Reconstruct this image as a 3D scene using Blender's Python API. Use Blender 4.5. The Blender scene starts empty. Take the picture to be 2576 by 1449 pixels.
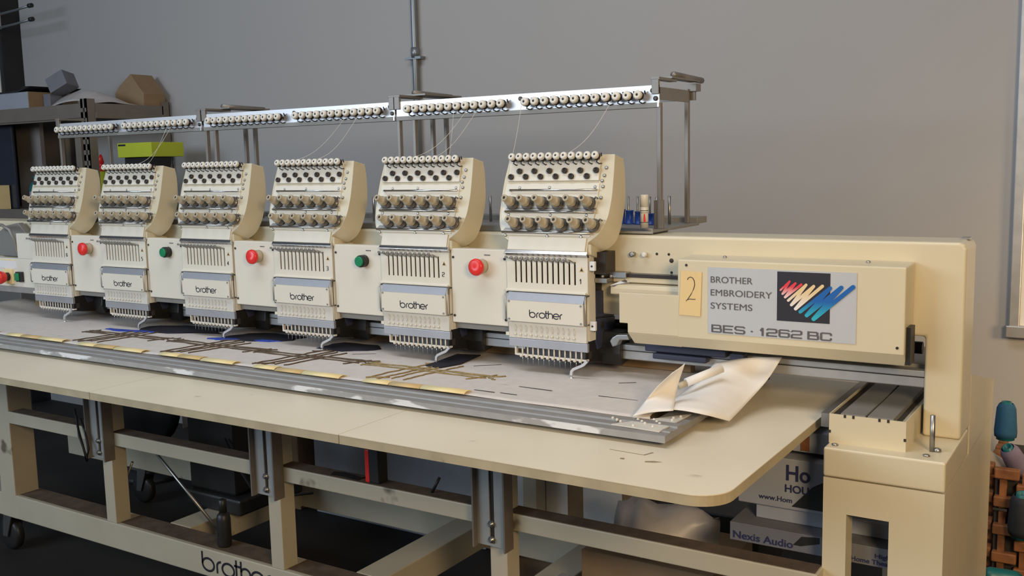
import bpy, bmesh, math, random
from mathutils import Vector, Matrix
random.seed(4)
S = bpy.context.scene
COL = S.collection
R = math.radians
ZO = 1.05                      # machine coordinates have z = 0 at the head plates; the floor is 1.05 m lower
FLOOR = -ZO
P = 0.36                       # pitch of the sewing heads

# ------------------------------------------------------------------ camera, world, lights, exposure
cam_d = bpy.data.cameras.new('camera'); cam = bpy.data.objects.new('camera', cam_d); COL.objects.link(cam)
cam.location = (1.0844, -1.8363, 0.1948 + ZO)
cam.rotation_euler = (R(82.729), R(1.2765), R(32.4301))
cam_d.sensor_width = 36; cam_d.lens = 2497.0 / 2576 * 36; cam_d.clip_start = 0.02
S.camera = cam
S.view_settings.view_transform = 'Standard'; S.view_settings.look = 'None'
S.view_settings.gamma = 1; S.view_settings.exposure = 0.16
W = bpy.data.worlds.new('world'); S.world = W; W.use_nodes = True
W.node_tree.nodes['Background'].inputs[0].default_value = (0.62, 0.72, 0.86, 1)
W.node_tree.nodes['Background'].inputs[1].default_value = 0.09
def area(name, loc, aim, sx, sy, power, color, spread=180):
    d = bpy.data.lights.new(name, 'AREA'); d.shape = 'RECTANGLE'; d.size = sx; d.size_y = sy
    d.energy = power; d.color = color; d.spread = R(spread)
    o = bpy.data.objects.new(name, d); COL.objects.link(o); o.location = loc
    o.rotation_euler = (Vector(aim) - Vector(loc)).to_track_quat('-Z', 'Y').to_euler()
    return o
area('daylight_window', (-2.6, -3.9, 2.15), (-0.7, 0.1, 0.8), 3.0, 1.3, 88, (0.71, 0.85, 1.0))
area('roof_light', (-0.3, -1.1, 3.4), (-0.3, -0.2, 0.8), 2.6, 0.9, 34, (0.93, 0.96, 1.0))
area('warm_lamp', (2.1, -2.1, 1.75), (0.8, 0.3, 0.7), 0.6, 0.6, 44, (1.0, 0.73, 0.42))

wl = area('warm_wall_fill', (1.75, .45, 1.0), (1.2, 1.3, .5), .3, .3, 3.5, (1.0, .72, .40), 110)  # unseen fill light, added to warm the lower right of the wall

# ------------------------------------------------------------------ materials
def mat(name, col, rough=0.5, metal=0.0, var=0.06, scale=14.0, bump=0.0, spots=None, alpha=None, spec=None, trans=0):
    m = bpy.data.materials.new(name); m.use_nodes = True; nt = m.node_tree; N = nt.nodes; L = nt.links
    b = N['Principled BSDF']
    b.inputs['Roughness'].default_value = rough; b.inputs['Metallic'].default_value = metal
    if spec is not None: b.inputs['Specular IOR Level'].default_value = spec
    if trans: b.inputs['Transmission Weight'].default_value = trans
    tc = N.new('ShaderNodeTexCoord'); no = N.new('ShaderNodeTexNoise'); no.inputs['Scale'].default_value = scale
    no.inputs['Detail'].default_value = 5
    L.new(tc.outputs['Object'], no.inputs['Vector'])
    r = N.new('ShaderNodeValToRGB')
    r.color_ramp.elements[0].position = .3; r.color_ramp.elements[1].position = .7
    r.color_ramp.elements[0].color = [c * (1 - var) for c in col] + [1]
    r.color_ramp.elements[1].color = [min(1, c * (1 + var)) for c in col] + [1]
    L.new(no.outputs['Fac'], r.inputs[0]); out = r.outputs[0]
    if spots:                                     # worn marks: colour, scale, threshold, stretch
        sc, thr, scol, st = spots
        mp = N.new('ShaderNodeMapping'); mp.inputs['Scale'].default_value = st; L.new(tc.outputs['Object'], mp.inputs[0])
        n2 = N.new('ShaderNodeTexNoise'); n2.inputs['Scale'].default_value = sc; n2.inputs['Detail'].default_value = 3
        L.new(mp.outputs[0], n2.inputs['Vector'])
        r2 = N.new('ShaderNodeValToRGB'); r2.color_ramp.elements[0].position = thr; r2.color_ramp.elements[1].position = thr + .06
        L.new(n2.outputs['Fac'], r2.inputs[0])
        mx = N.new('ShaderNodeMix'); mx.data_type = 'RGBA'; L.new(r2.outputs[0], mx.inputs[0]); L.new(out, mx.inputs[6])
        mx.inputs[7].default_value = list(scol) + [1]; out = mx.outputs[2]
    L.new(out, b.inputs['Base Color'])
    if bump:
        bp = N.new('ShaderNodeBump'); bp.inputs['Strength'].default_value = bump; bp.inputs['Distance'].default_value = .002
        L.new(no.outputs['Fac'], bp.inputs['Height']); L.new(bp.outputs[0], b.inputs['Normal'])
    if alpha is not None: b.inputs['Alpha'].default_value = alpha
    return m
M = {}
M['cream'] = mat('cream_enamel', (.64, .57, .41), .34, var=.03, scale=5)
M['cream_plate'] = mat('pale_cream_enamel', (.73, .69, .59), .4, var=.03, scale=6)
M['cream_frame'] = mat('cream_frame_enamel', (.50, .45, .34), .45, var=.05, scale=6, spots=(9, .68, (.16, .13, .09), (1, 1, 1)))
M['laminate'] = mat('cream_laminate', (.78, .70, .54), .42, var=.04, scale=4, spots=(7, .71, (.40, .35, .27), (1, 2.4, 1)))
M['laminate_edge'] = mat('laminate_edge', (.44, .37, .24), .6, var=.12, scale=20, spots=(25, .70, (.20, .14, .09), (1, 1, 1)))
M['beige'] = mat('beige_plastic', (.45, .39, .28), .45, var=.03)
M['white_knob'] = mat('white_plastic', (.72, .69, .62), .4, var=.03)
M['white'] = mat('white_paint', (.75, .75, .74), .45, var=.03)
M['bright_alu'] = mat('bright_aluminium', (.74, .74, .76), .4, .7, var=.03)
M['disc_steel'] = mat('dark_tension_disc_steel', (.22, .205, .19), .35, .8, var=.06)
M['strip_metal'] = mat('satin_steel_strip', (.55, .55, .58), .38, .8, var=.06)
M['steel'] = mat('polished_steel', (.62, .61, .60), .22, 1, var=.05)
M['dull_steel'] = mat('dull_steel', (.42, .41, .39), .4, 1, var=.08)
M['worn_edge'] = mat('worn_painted_edge', (.34, .335, .33), .6, .3, var=.08, scale=30, spots=(10, .52, (.72, .72, .73), (1, 3, 3)))
M['grime'] = mat('brown_grime', (.11, .075, .05), .9, var=.3, scale=25)
M['frame_alu'] = mat('dull_frame_aluminium', (.33, .32, .31), .6, .5, var=.06, scale=20, spots=(9, .68, (.5, .5, .5), (1, 6, 1)))
M['alu'] = mat('brushed_aluminium', (.50, .50, .50), .48, .85, var=.08, scale=30, spots=(9, .66, (.72, .72, .72), (1, 4, 1)))
M['grey_paint'] = mat('grey_metal_paint', (.26, .25, .23), .5, .3, var=.06)
M['bracket'] = mat('grey_bracket_metal', (.40, .40, .385), .5, .4, var=.08)
M['rack_steel'] = mat('rack_steel', (.24, .22, .20), .45, .6, var=.06)
M['dark'] = mat('black_metal', (.022, .021, .022), .45, .2, var=.15)
M['navy'] = mat('dark_blue_plastic', (.035, .042, .085), .5, var=.1)
M['hole'] = mat('dark_opening', (.03, .024, .02), .8, var=.1)
M['stud'] = mat('dark_stud', (.06, .05, .045), .35, .5, var=.1)
M['red'] = mat('red_plastic', (.78, .03, .025), .3, var=.03)
M['green'] = mat('green_plastic', (.005, .22, .09), .35, var=.05)
M['black'] = mat('black_plastic', (.018, .018, .018), .45, var=.1)
M['brown_print'] = mat('grey_ink', (.10, .095, .10), .5, var=.05)
M['black_ink'] = mat('black_ink', (.022, .02, .03), .5, var=.05)
M['sticker'] = mat('silver_sticker', (.52, .54, .57), .4, .15, var=.02)
M['note'] = mat('yellow_note_paper', (.74, .55, .27), .7, var=.03)
M['yellow'] = mat('pale_yellow_plastic', (.88, .73, .38), .5, var=.04)
M['yellow_dull'] = mat('ochre_plastic', (.66, .48, .22), .5, var=.04)
M['fabric'] = mat('off_white_felt', (.64, .59, .55), .9, var=.05, scale=40, bump=.25, spots=(6, .70, (.40, .36, .32), (1, 6, 1)))
M['paper'] = mat('backing_paper', (.80, .77, .73), .85, var=.03, scale=30, bump=.1)
M['embroid'] = mat('brown_thread_stitching', (.10, .07, .045), .9, var=.3, scale=200)
M['embroid_olive'] = mat('olive_thread_stitching', (.27, .20, .09), .9, var=.3, scale=200)
M['navy_thread'] = mat('navy_thread', (.010, .010, .020), .85, var=.3, scale=150)
M['blue_thread'] = mat('blue_thread', (.02, .05, .33), .8, var=.2, scale=150)
M['brown_tape'] = mat('brown_tape', (.30, .19, .09), .6, var=.1)
M['wall'] = mat('painted_wall', (.385, .375, .37), .85, var=.02, scale=1.2)
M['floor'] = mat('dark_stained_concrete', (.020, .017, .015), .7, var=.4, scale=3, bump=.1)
M['shelf'] = mat('brown_grey_shelf_steel', (.21, .18, .155), .5, .3, var=.06)
M['shelf_board'] = mat('chipboard', (.22, .17, .13), .8, var=.12, scale=60)
M['card'] = mat('brown_cardboard', (.27, .18, .10), .85, var=.07)
M['card_white'] = mat('white_carton', (.30, .32, .37), .8, var=.05)
M['pale_carton'] = mat('pale_carton', (.46, .47, .52), .8, var=.04)
M['grey_card'] = mat('grey_box_card', (.15, .155, .18), .7, var=.05)
M['board'] = mat('grey_brown_board', (.27, .25, .24), .8, var=.04)
M['lime'] = mat('yellow_green_carton', (.48, .55, .03), .6, var=.03)
M['teal'] = mat('teal_plastic', (.01, .14, .16), .4, var=.2)
M['blue'] = mat('blue_spool_plastic', (.01, .06, .36), .4, var=.08)
M['conduit'] = mat('galvanised_conduit', (.26, .28, .30), .4, .7, var=.05)
M['tape'] = mat('old_tape_stain', (.30, .24, .16), .6, var=.1)
M['wood'] = mat('red_brown_wicker', (.22, .085, .03), .6, var=.35, scale=30)
M['screen'] = mat('dark_blue_glass', (.018, .024, .04), .2, var=.1)
M['plastic_bag'] = mat('translucent_plastic_bag', (.50, .46, .44), .35, var=.1, bump=.5)
M['clear'] = mat('clear_plastic', (.76, .73, .66), .3, var=.05, alpha=.85)
M['ink_blue'] = mat('navy_print', (.02, .025, .09), .6, var=.05)

# ------------------------------------------------------------------ mesh helpers
class MB:
    def __init__(s): s.v = []; s.f = []; s.mi = []; s.cur = 0; s.sm = []
    def add(s, vs, fs, smooth=False):
        o = len(s.v); s.v += [tuple(v) for v in vs]
        for f in fs: s.f.append([o + i for i in f]); s.mi.append(s.cur); s.sm.append(smooth)
        return s
    def box(s, x0, x1, y0, y1, z0, z1):
        return s.add([(x0,y0,z0),(x1,y0,z0),(x1,y1,z0),(x0,y1,z0),(x0,y0,z1),(x1,y0,z1),(x1,y1,z1),(x0,y1,z1)],
              [(0,3,2,1),(4,5,6,7),(0,1,5,4),(1,2,6,5),(2,3,7,6),(3,0,4,7)])
    def obox(s, c, half, rot):      # oriented box
        m = rot; v = []
        for sx, sy, sz in ((-1,-1,-1),(1,-1,-1),(1,1,-1),(-1,1,-1),(-1,-1,1),(1,-1,1),(1,1,1),(-1,1,1)):
            v.append(Vector(c) + m @ Vector((sx*half[0], sy*half[1], sz*half[2])))
        return s.add(v, [(0,3,2,1),(4,5,6,7),(0,1,5,4),(1,2,6,5),(2,3,7,6),(3,0,4,7)])
    def prism(s, pts, d):           # polygon of 3D points pushed along d
        n = len(pts); d = Vector(d); p = [Vector(q) for q in pts]; v = p + [q + d for q in p]
        return s.add(v, [list(range(n))[::-1], list(range(n, 2*n))] + [(i, (i+1) % n, n + (i+1) % n, n + i) for i in range(n)])
    def lathe(s, c, ax, prof, seg=14, fl=None, caps=True):
        ax = Vector(ax).normalized(); q = ax.to_track_quat('Z', 'Y'); c = Vector(c); v = []; f = []
        for r, h in prof:
            for i in range(seg):
                a = 2*math.pi*i/seg; rr = r * (fl if (fl and i % 2) else 1)
                v.append(c + q @ Vector((rr*math.cos(a), rr*math.sin(a), h)))
        for j in range(len(prof)-1):
            for i in range(seg):
                k = (i+1) % seg; f.append((j*seg+i, j*seg+k, (j+1)*seg+k, (j+1)*seg+i))
        s.add(v, f, True)
        if caps:
            o = len(s.v) - len(v)
            s.f.append([o+i for i in range(seg)][::-1]); s.mi.append(s.cur); s.sm.append(False)
            s.f.append([o+(len(prof)-1)*seg+i for i in range(seg)]); s.mi.append(s.cur); s.sm.append(False)
        return s
    def cyl(s, a, b, r, seg=12, r2=None):
        a = Vector(a); b = Vector(b); return s.lathe(a, b-a, [(r, 0), (r if r2 is None else r2, (b-a).length)], seg)
    def tube(s, pts, r, seg=8):
        pts = [Vector(p) for p in pts]; rings = []
        for i, p in enumerate(pts):
            t = (pts[min(i+1, len(pts)-1)] - pts[max(i-1, 0)]).normalized()
            ref = Vector((0,0,1)) if abs(t.z) < .9 else Vector((1,0,0))
            u = t.cross(ref).normalized(); w = t.cross(u)
            rings.append([p + r*(math.cos(2*math.pi*k/seg)*u + math.sin(2*math.pi*k/seg)*w) for k in range(seg)])
        v = [q for rg in rings for q in rg]; f = []
        for j in range(len(pts)-1):
            for k in range(seg): f.append((j*seg+k, j*seg+(k+1) % seg, (j+1)*seg+(k+1) % seg, (j+1)*seg+k))
        f.append(list(range(seg))[::-1]); f.append([(len(pts)-1)*seg+k for k in range(seg)])
        return s.add(v, f, True)
    def grid(s, rows, smooth=True):
        n = len(rows[0]); v = [p for r in rows for p in r]
        return s.add(v, [(j*n+i, j*n+i+1, (j+1)*n+i+1, (j+1)*n+i) for j in range(len(rows)-1) for i in range(n-1)], smooth)
    def use(s, i): s.cur = i; return s

def place(o, parent, origin):
    COL.objects.link(o)
    if parent: o.parent = parent
    base = Vector(parent['_o']) if parent else Vector((0, 0, -ZO))
    o.location = Vector(origin) - base
    o['_o'] = list(origin)
def obj(name, mb, m, parent=None, origin=None, bevel=0, seg=2, subsurf=0, solid=0):
    """one mesh object; vertices are given in machine coordinates"""
    if origin is None:
        if parent: origin = parent['_o']
        else:
            xs = [v[0] for v in mb.v]; ys = [v[1] for v in mb.v]; zs = [v[2] for v in mb.v]
            origin = ((min(xs)+max(xs))/2, (min(ys)+max(ys))/2, min(zs))
    O = Vector(origin)
    me = bpy.data.meshes.new(name); me.from_pydata([tuple(Vector(v) - O) for v in mb.v], [], mb.f)
    for k, p in enumerate(me.polygons): p.material_index = mb.mi[k]; p.use_smooth = mb.sm[k]
    bm = bmesh.new(); bm.from_mesh(me); bmesh.ops.recalc_face_normals(bm, faces=bm.faces); bm.to_mesh(me); bm.free()
    for mm in (m if isinstance(m, (list, tuple)) else [m]): me.materials.append(M[mm] if isinstance(mm, str) else mm)
    o = bpy.data.objects.new(name, me); place(o, parent, origin)
    if solid: q = o.modifiers.new('solid', 'SOLIDIFY'); q.thickness = solid; q.offset = 0
    if subsurf: q = o.modifiers.new('sub', 'SUBSURF'); q.levels = subsurf; q.render_levels = subsurf
    if bevel:
        q = o.modifiers.new('bevel', 'BEVEL'); q.width = bevel; q.segments = seg; q.limit_method = 'ANGLE'; q.angle_limit = R(40)
    return o
def thing(name, label, cat, origin, group=None):
    o = bpy.data.objects.new(name, None); o.empty_display_size = .05; place(o, None, origin); return tag(o, label, cat, group)
def tag(o, label, cat, group=None, kind=None):
    o['label'] = label; o['category'] = cat
    if group: o['group'] = group
    if kind: o['kind'] = kind
    return o
def struct(name, mb, m, origin=None):
    o = obj(name, mb, m, origin=origin); o['kind'] = 'structure'; return o
def lbl(o, t): o['label'] = t; return o
def copy_tree(o, parent, shift=None):
    c = o.copy(); COL.objects.link(c); c.parent = parent
    if shift: c.location = o.location + Vector(shift)
    for ch in [x for x in KIDS.get(o.name, [])]: copy_tree(ch, c)
    return c
KIDS = {}
def register(root):
    for o in root.children_recursive: KIDS.setdefault(o.parent.name, []).append(o)

def text(name, s, size, m, parent, loc, width=None, bold=0.0, depth=.0004, rot=(90, 0, 0), shear=0, space=1.0, sx=1.0):
    """lettering as real thin mesh; loc = lower-left corner in machine coordinates"""
    cu = bpy.data.curves.new('t', 'FONT'); cu.body = s; cu.size = size; cu.offset = bold; cu.extrude = depth
    cu.space_character = space; cu.shear = shear
    t = bpy.data.objects.new('t', cu); COL.objects.link(t)
    dg = bpy.context.evaluated_depsgraph_get(); me = bpy.data.meshes.new_from_object(t.evaluated_get(dg))
    bpy.data.objects.remove(t); bpy.data.curves.remove(cu)
    x0 = min(v.co.x for v in me.vertices); x1 = max(v.co.x for v in me.vertices)
    k = sx if width is None else width / (x1 - x0)
    for v in me.vertices: v.co.x = (v.co.x - x0) * k
    rm = Matrix.Rotation(R(rot[2]), 4, 'Z') @ Matrix.Rotation(R(rot[0]), 4, 'X')
    me.transform(rm); me.name = name
    me.materials.clear(); me.materials.append(M[m])
    o = bpy.data.objects.new(name, me); COL.objects.link(o); o.parent = parent
    o.location = Vector(loc) - Vector(parent['_o']); o['_o'] = list(loc)
    return o

def ribbon(mb, pts, hw, y, sx=1, sz=1, x0=0, z0=0, d=.0006):
    P2 = [Vector((x0 + x*sx, 0, z0 + z*sz)) for x, z in pts]; up = []; dn = []
    for i, p in enumerate(P2):
        t = (P2[min(i+1, len(P2)-1)] - P2[max(i-1, 0)]).normalized(); q = Vector((-t.z, 0, t.x))*hw; up.append(p+q); dn.append(p-q)
    v = []; f = []
    for a, b in zip(up, dn): v += [(a.x, y, a.z), (b.x, y, b.z), (b.x, y+d, b.z), (a.x, y+d, a.z)]
    n = len(P2)
    for i in range(n-1):
        for k in range(4): f.append((4*i+k, 4*i+(k+1) % 4, 4*i+4+(k+1) % 4, 4*i+4+k))
    f += [(3, 2, 1, 0), (4*n-4, 4*n-3, 4*n-2, 4*n-1)]
    mb.add(v, f)
def arc(cx, cz, r, a0, a1, n=14): return [(cx + r*math.cos(R(a0+(a1-a0)*i/n)), cz + r*math.sin(R(a0+(a1-a0)*i/n))) for i in range(n+1)]
def logo(name, parent, x, z, w, h, hw, y):
    mb = MB(); sx = w/3.88; sz = h
    for st in ([(0, 1), (0, .34)], arc(.34, .34, .34, 180, 540, 28), [(.86, 0), (.86, .40)] + arc(1.12, .40, .26, 180, 95, 7), arc(1.50, .34, .34, 0, 360, 28),
               [(1.97, 1), (1.97, .2)] + arc(2.15, .2, .2, 180, 270, 6), [(1.85, .68), (2.22, .68)], [(2.24, 1), (2.24, 0)], arc(2.49, .42, .25, 175, 0, 10) + [(2.74, 0)],
               arc(3.16, .34, .34, 0, 318, 24), [(2.84, .34), (3.50, .34)], [(3.62, 0), (3.62, .40)] + arc(3.88, .40, .26, 180, 92, 7)):
        ribbon(mb, st, hw, y, sx, sz, x, z)
    return obj(name, mb, 'black_ink', parent)
GL = {'B': [[(0,0),(0,1)],[(0,1),(.82,1),(.93,.92),(.93,.6),(.85,.52),(0,.52)],[(.85,.52),(1,.44),(1,.08),(.9,0),(0,0)]], 'E': [[(1,1),(0,1),(0,0),(1,0)],[(0,.5),(.9,.5)]],
      'S': [[(1,.86),(1,.9),(.9,1),(.1,1),(0,.9),(0,.62),(.1,.52),(.9,.48),(1,.4),(1,.1),(.9,0),(.1,0),(0,.1),(0,.14)]], '-': [[(.05,.45),(.75,.45)]], '1': [[(.25,.72),(.55,1),(.62,1),(.62,0)]],
      '2': [[(0,.84),(0,.9),(.1,1),(.9,1),(1,.9),(1,.6),(.9,.5),(.1,.45),(0,.35),(0,0),(1,0)]], '6': [[(1,.86),(1,.9),(.9,1),(.1,1),(0,.9),(0,.1),(.1,0),(.9,0),(1,.1),(1,.48),(.9,.56),(0,.56)]],
      '3': [[(0,1),(.9,1),(1,.9),(1,.6),(.85,.5),(.3,.5)],[(.85,.5),(1,.4),(1,.1),(.9,0),(0,0)]], '4': [[(.7,0),(.7,1),(0,.3),(1,.3)]], '5': [[(1,1),(.05,1),(0,.55),(.85,.55),(1,.42),(1,.12),(.85,0),(0,0)]],
      'C': [[(1,.72),(1,.9),(.9,1),(.1,1),(0,.9),(0,.1),(.1,0),(.9,0),(1,.1),(1,.28)]], ' ': []}
def wide_text(name, s_, parent, x, z, w, h, hw, y, m):
    mb = MB(); wd = {' ': .32, '-': .42, '1': .62}; adv = w/(sum(wd.get(c, 1) for c in s_) - .24); n = 0
    for c in s_:
        a = adv*wd.get(c, 1)
        for st in GL[c]:
            wx = a - adv*.24
            for (ax_, az_), (bx_, bz_) in zip(st[:-1], st[1:]):
                p = Vector((x + ax_*wx, 0, z + az_*h)); q = Vector((x + bx_*wx, 0, z + bz_*h)); d = (q - p).normalized()
                hh = hw*(1.3 if abs(d.z) > .8 else .85); nn_ = Vector((-d.z, 0, d.x))*hh; e = d*hw*(.8 if (q-p).length > h*.3 else .3); yy = y - .000012*(n % 40); n += 1
                mb.prism([((p-e)+nn_) + Vector((0, yy, 0)), ((q+e)+nn_) + Vector((0, yy, 0)), ((q+e)-nn_) + Vector((0, yy, 0)), ((p-e)-nn_) + Vector((0, yy, 0))], (0, .0004, 0))
        x += a
    return obj(name, mb, m, parent)
# ------------------------------------------------------------------ the room
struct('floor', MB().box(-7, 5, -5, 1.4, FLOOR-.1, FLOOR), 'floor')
struct('wall_back', MB().box(-7, 5, 1.3, 1.4, FLOOR, 2.6), 'wall')

# conduit on the wall, with a coupling, and the steel column at the far left
t = thing('wall_conduit', 'thin grey metal pipe running up the back wall behind the thread rack', 'pipe', (-1.33, 1.285, .0))
obj('pipe', MB().cyl((-1.33, 1.282, -.95), (-1.33, 1.282, 2.4), .0125, 14), 'conduit', t)
obj('coupling', MB().cyl((-1.33, 1.282, .60), (-1.33, 1.282, .64), .0165, 14), 'conduit', t)
obj('pipe_strap', MB().box(-1.365, -1.295, 1.268, 1.30, .595, .605).box(-1.365, -1.295, 1.268, 1.30, 1.6, 1.61), 'conduit', t)
t = thing('steel_column', 'pale steel column with its shaded side coloured dark at the far left of the wall', 'column', (-4.0, 1.25, FLOOR))
obj('column_post', MB().box(-4.12, -3.985, 1.18, 1.30, FLOOR, 2.5), 'white', t, bevel=.006)
obj('shaded_side', MB().box(-3.985, -3.95, 1.19, 1.30, FLOOR, 2.5), 'dark', t)  # side face of the column, its shade put into the dark colour
t = thing('wall_hook', 'long double prong wire hook sticking out beside the steel column', 'hook', (-3.62, 1.1, .95))
obj('back_plate', MB().box(-4.0, -3.94, 1.09, 1.19, .93, 1.03), 'steel', t)
for dz in (0, -.065):
    obj('prong', MB().tube([(-3.95, 1.13, .985+dz), (-3.7, 1.12, .992+dz), (-3.55, 1.11, 1.0+dz)], .006), 'conduit', t)
    obj('prong_tip', MB().cyl((-3.56, 1.11, 1.0+dz), (-3.535, 1.11, 1.0+dz), .011), 'black', t)
t = thing('whiteboard', 'grey framed white board hung on the wall at the right edge', 'whiteboard', (1.3, 1.28, -.33))
obj('board', MB().box(.79, 2.4, 1.285, 1.298, -.31, 1.3), 'white', t)
f = MB().box(.772, .80, 1.27, 1.30, -.325, 1.32).box(.765, 2.4, 1.265, 1.30, -.335, -.30).box(.765, 2.4, 1.27, 1.3, 1.3, 1.33)
obj('frame', f, 'alu', t, bevel=.003)

# ------------------------------------------------------------------ the embroidery machine
mc = thing('embroidery_machine', 'cream six head embroidery machine with beam, end column and open steel stand', 'embroidery machine', (-.6, .15, FLOOR))

# stand: rails, posts
YF, YF2 = -.115, -.03
fr = MB().box(-2.45, .62, YF, YF2, -.907, -.829)
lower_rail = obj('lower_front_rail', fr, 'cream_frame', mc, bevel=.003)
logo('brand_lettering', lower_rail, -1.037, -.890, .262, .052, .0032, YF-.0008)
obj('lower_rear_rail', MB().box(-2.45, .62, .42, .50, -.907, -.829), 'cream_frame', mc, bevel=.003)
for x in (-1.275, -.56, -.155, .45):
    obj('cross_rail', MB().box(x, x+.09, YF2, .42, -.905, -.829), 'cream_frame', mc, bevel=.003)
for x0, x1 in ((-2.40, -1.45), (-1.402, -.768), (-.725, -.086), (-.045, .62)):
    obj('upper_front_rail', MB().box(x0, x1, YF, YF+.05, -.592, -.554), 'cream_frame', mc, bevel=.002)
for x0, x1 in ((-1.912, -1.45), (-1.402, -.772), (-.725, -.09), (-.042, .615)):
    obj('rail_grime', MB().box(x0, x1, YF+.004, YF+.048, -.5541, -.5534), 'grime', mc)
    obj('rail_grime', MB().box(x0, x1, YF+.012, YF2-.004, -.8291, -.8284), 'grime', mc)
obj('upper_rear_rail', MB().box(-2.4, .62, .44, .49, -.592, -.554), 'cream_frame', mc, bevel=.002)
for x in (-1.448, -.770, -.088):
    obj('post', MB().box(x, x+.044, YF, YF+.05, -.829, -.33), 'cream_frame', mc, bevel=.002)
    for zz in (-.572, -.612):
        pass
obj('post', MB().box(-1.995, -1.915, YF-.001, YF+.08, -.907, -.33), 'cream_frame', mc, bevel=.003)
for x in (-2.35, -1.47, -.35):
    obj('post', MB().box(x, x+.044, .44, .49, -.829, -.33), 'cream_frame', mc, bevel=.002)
def caster(x, y):
    c = obj('caster', MB().box(x-.045, x+.045, y-.04, y+.04, -.915, -.907).prism([(x-.02, y-.02, -.907), (x-.035, y-.02, -1.0), (x-.01, y-.02, -1.0), (x+.03, y-.02, -.907)], (0, -.004, 0)).prism([(x-.02, y+.02, -.907), (x-.035, y+.02, -1.0), (x-.01, y+.02, -1.0), (x+.03, y+.02, -.907)], (0, .004, 0)), 'dull_steel', mc)
    obj('wheel', MB().lathe((x-.02, y-.016, -.995), (0, 1, 0), [(.012, 0), (.045, 0), (.054, .006), (.054, .026), (.045, .032), (.012, .032)], 24), 'black', c)
for x, y in ((-2.03, -.06), (-2.03, .46), (.3, .46), (.45, -.06)): caster(x, y)

# end base at the right, hollow portal with cap, column and beam
K0, K1 = .7556, .8212
b0, b1, by, bb = .6175, .8212, -.0754, .535
base = MB()
yt_ = by + .045
base.box(b0, .659, by, yt_, FLOOR+.03, -.3831).box(.732, b1, by, yt_, FLOOR+.03, -.3831)
base.box(.659, .732, by, yt_, -.447, -.3831).box(.659, .732, by, yt_, FLOOR+.03, -.66)
base.box(.806, b1, yt_, bb, FLOOR+.03, -.3831).box(b0, b0+.014, .44, bb, FLOOR+.03, -.3831)
obj('end_base', base, 'cream', mc)
obj('base_cap', MB().box(b0-.001, b1, by-.001, .17, -.3815, -.3276), 'cream', mc, bevel=.004, seg=3)
obj('base_foot', MB().box(b0+.02, b1-.02, by+.02, bb-.02, FLOOR, FLOOR+.03), 'dark', mc)
for x, y in ((.786, -.05), (.632, -.056)):
    obj('bolt', MB().lathe((x, y, -.3276), (0, 0, 1), [(.006, 0), (.006, .003), (.003, .004)], 6), 'dull_steel', mc)
obj('stop_pin', MB().cyl((.789, -.016, -.3276), (.789, -.016, -.262), .0045).lathe((.797, -.012, -.3276), (0, 0, 1), [(.007, 0), (.007, .005), (.003, .007)], 10), 'dull_steel', mc)
# arch: column and beam as one casting
YK, YKB = .0794, .192
zt = .0335
pts = [(K1, YK, -.3276), (K1, YK, zt-.012), (K1-.004, YK, zt-.004), (K1-.012, YK, zt), (-2.4, YK, zt), (-2.4, YK, -.141), (K0, YK, -.141), (K0, YK, -.3276)]
arch = obj('beam_and_column', MB().prism(pts, (0, YKB-YK, 0)), 'cream', mc, bevel=.006, seg=4)
obj('corner_screw', MB().box(.80, .815, .15, .18, zt, zt+.003), 'dull_steel', mc)
# holes, screws and slide rail on the beam face
for x, z, r, nm, mm, d in ((.169, -.007, .0055, 'stud_screw', 'dull_steel', .010), (.197, -.007, .0055, 'stud_screw', 'white_knob', .010), (.223, -.005, .0028, 'screw_hole', 'hole', .0006), (.250, -.005, .0028, 'screw_hole', 'hole', .0006), (.256, -.018, .0048, 'screw_hole', 'stud', .0006), (.256, -.043, .0028, 'screw_hole', 'hole', .0006)):
    obj(nm, MB().lathe((x, YK, z), (0, -1, 0), [(r, 0), (r, d), (r*.5, d+.001)], 14), mm, mc)
obj('slide_rail', MB().box(.14, .30, YK-.022, YK, -.054, -.047), 'stud', mc)
obj('rail_cover', MB().box(.13, .31, YK-.02, YK, -.066, -.0545).prism([(.13, YK, -.066), (.13, YK-.03, -.070), (.13, YK-.034, -.078), (.13, YK-.034, -.090), (.13, YK, -.10)], (.18, 0, 0)), 'cream', mc, bevel=.002)
# acrylic guard behind the column
obj('rear_side_panel', MB().prism([(K1-.003, .193, -.3835), (K1-.003, .193, -.228), (K1-.003, .54, -.305), (K1-.003, .54, -.3835)], (.003, 0, 0)), 'cream', mc)

# cover with the model sticker: folded sheet metal, long lower skirt reaching to the first head
xa, xb = .303, .7353
cv = MB()
cv.prism([(xa, 0, -.006), (xa, YK, -.0045), (xa, YK, -.09), (xa, 0, -.09)], (xb-xa, 0, 0))
obj_cv = obj('front_cover', MB().prism([(xa, 0, -.006), (xa, YK, -.003), (xa, YK, -.172), (xa, .018, -.187), (xa, 0, -.1624)], (xb-xa, 0, 0)), 'cream', mc, bevel=.003, seg=3)
obj('front_skirt', MB().prism([(.173, .0, -.079), (.305, .0, -.079), (.305, .0, -.1624), (.192, .0, -.1624), (.192, .0, -.143), (.173, .0, -.143)], (0, .012, 0))
    .prism([(.192, 0, -.1624), (.305, 0, -.1624), (.305, .018, -.187), (.199, .018, -.187)], (0, .008, 0)), 'cream', mc, bevel=.0015)
obj('cover_end_plate', MB().box(xb, xb+.008, .012, .050, -.183, -.115), 'black', mc)
for x, y, z in ((xb-.012, 0, -.151), (.322, 0, -.017)):
    obj('cover_screw', MB().lathe((x, y, z), (0, -1, 0), [(.0026, 0), (.0026, .0012)], 10), 'stud', mc)
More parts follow.
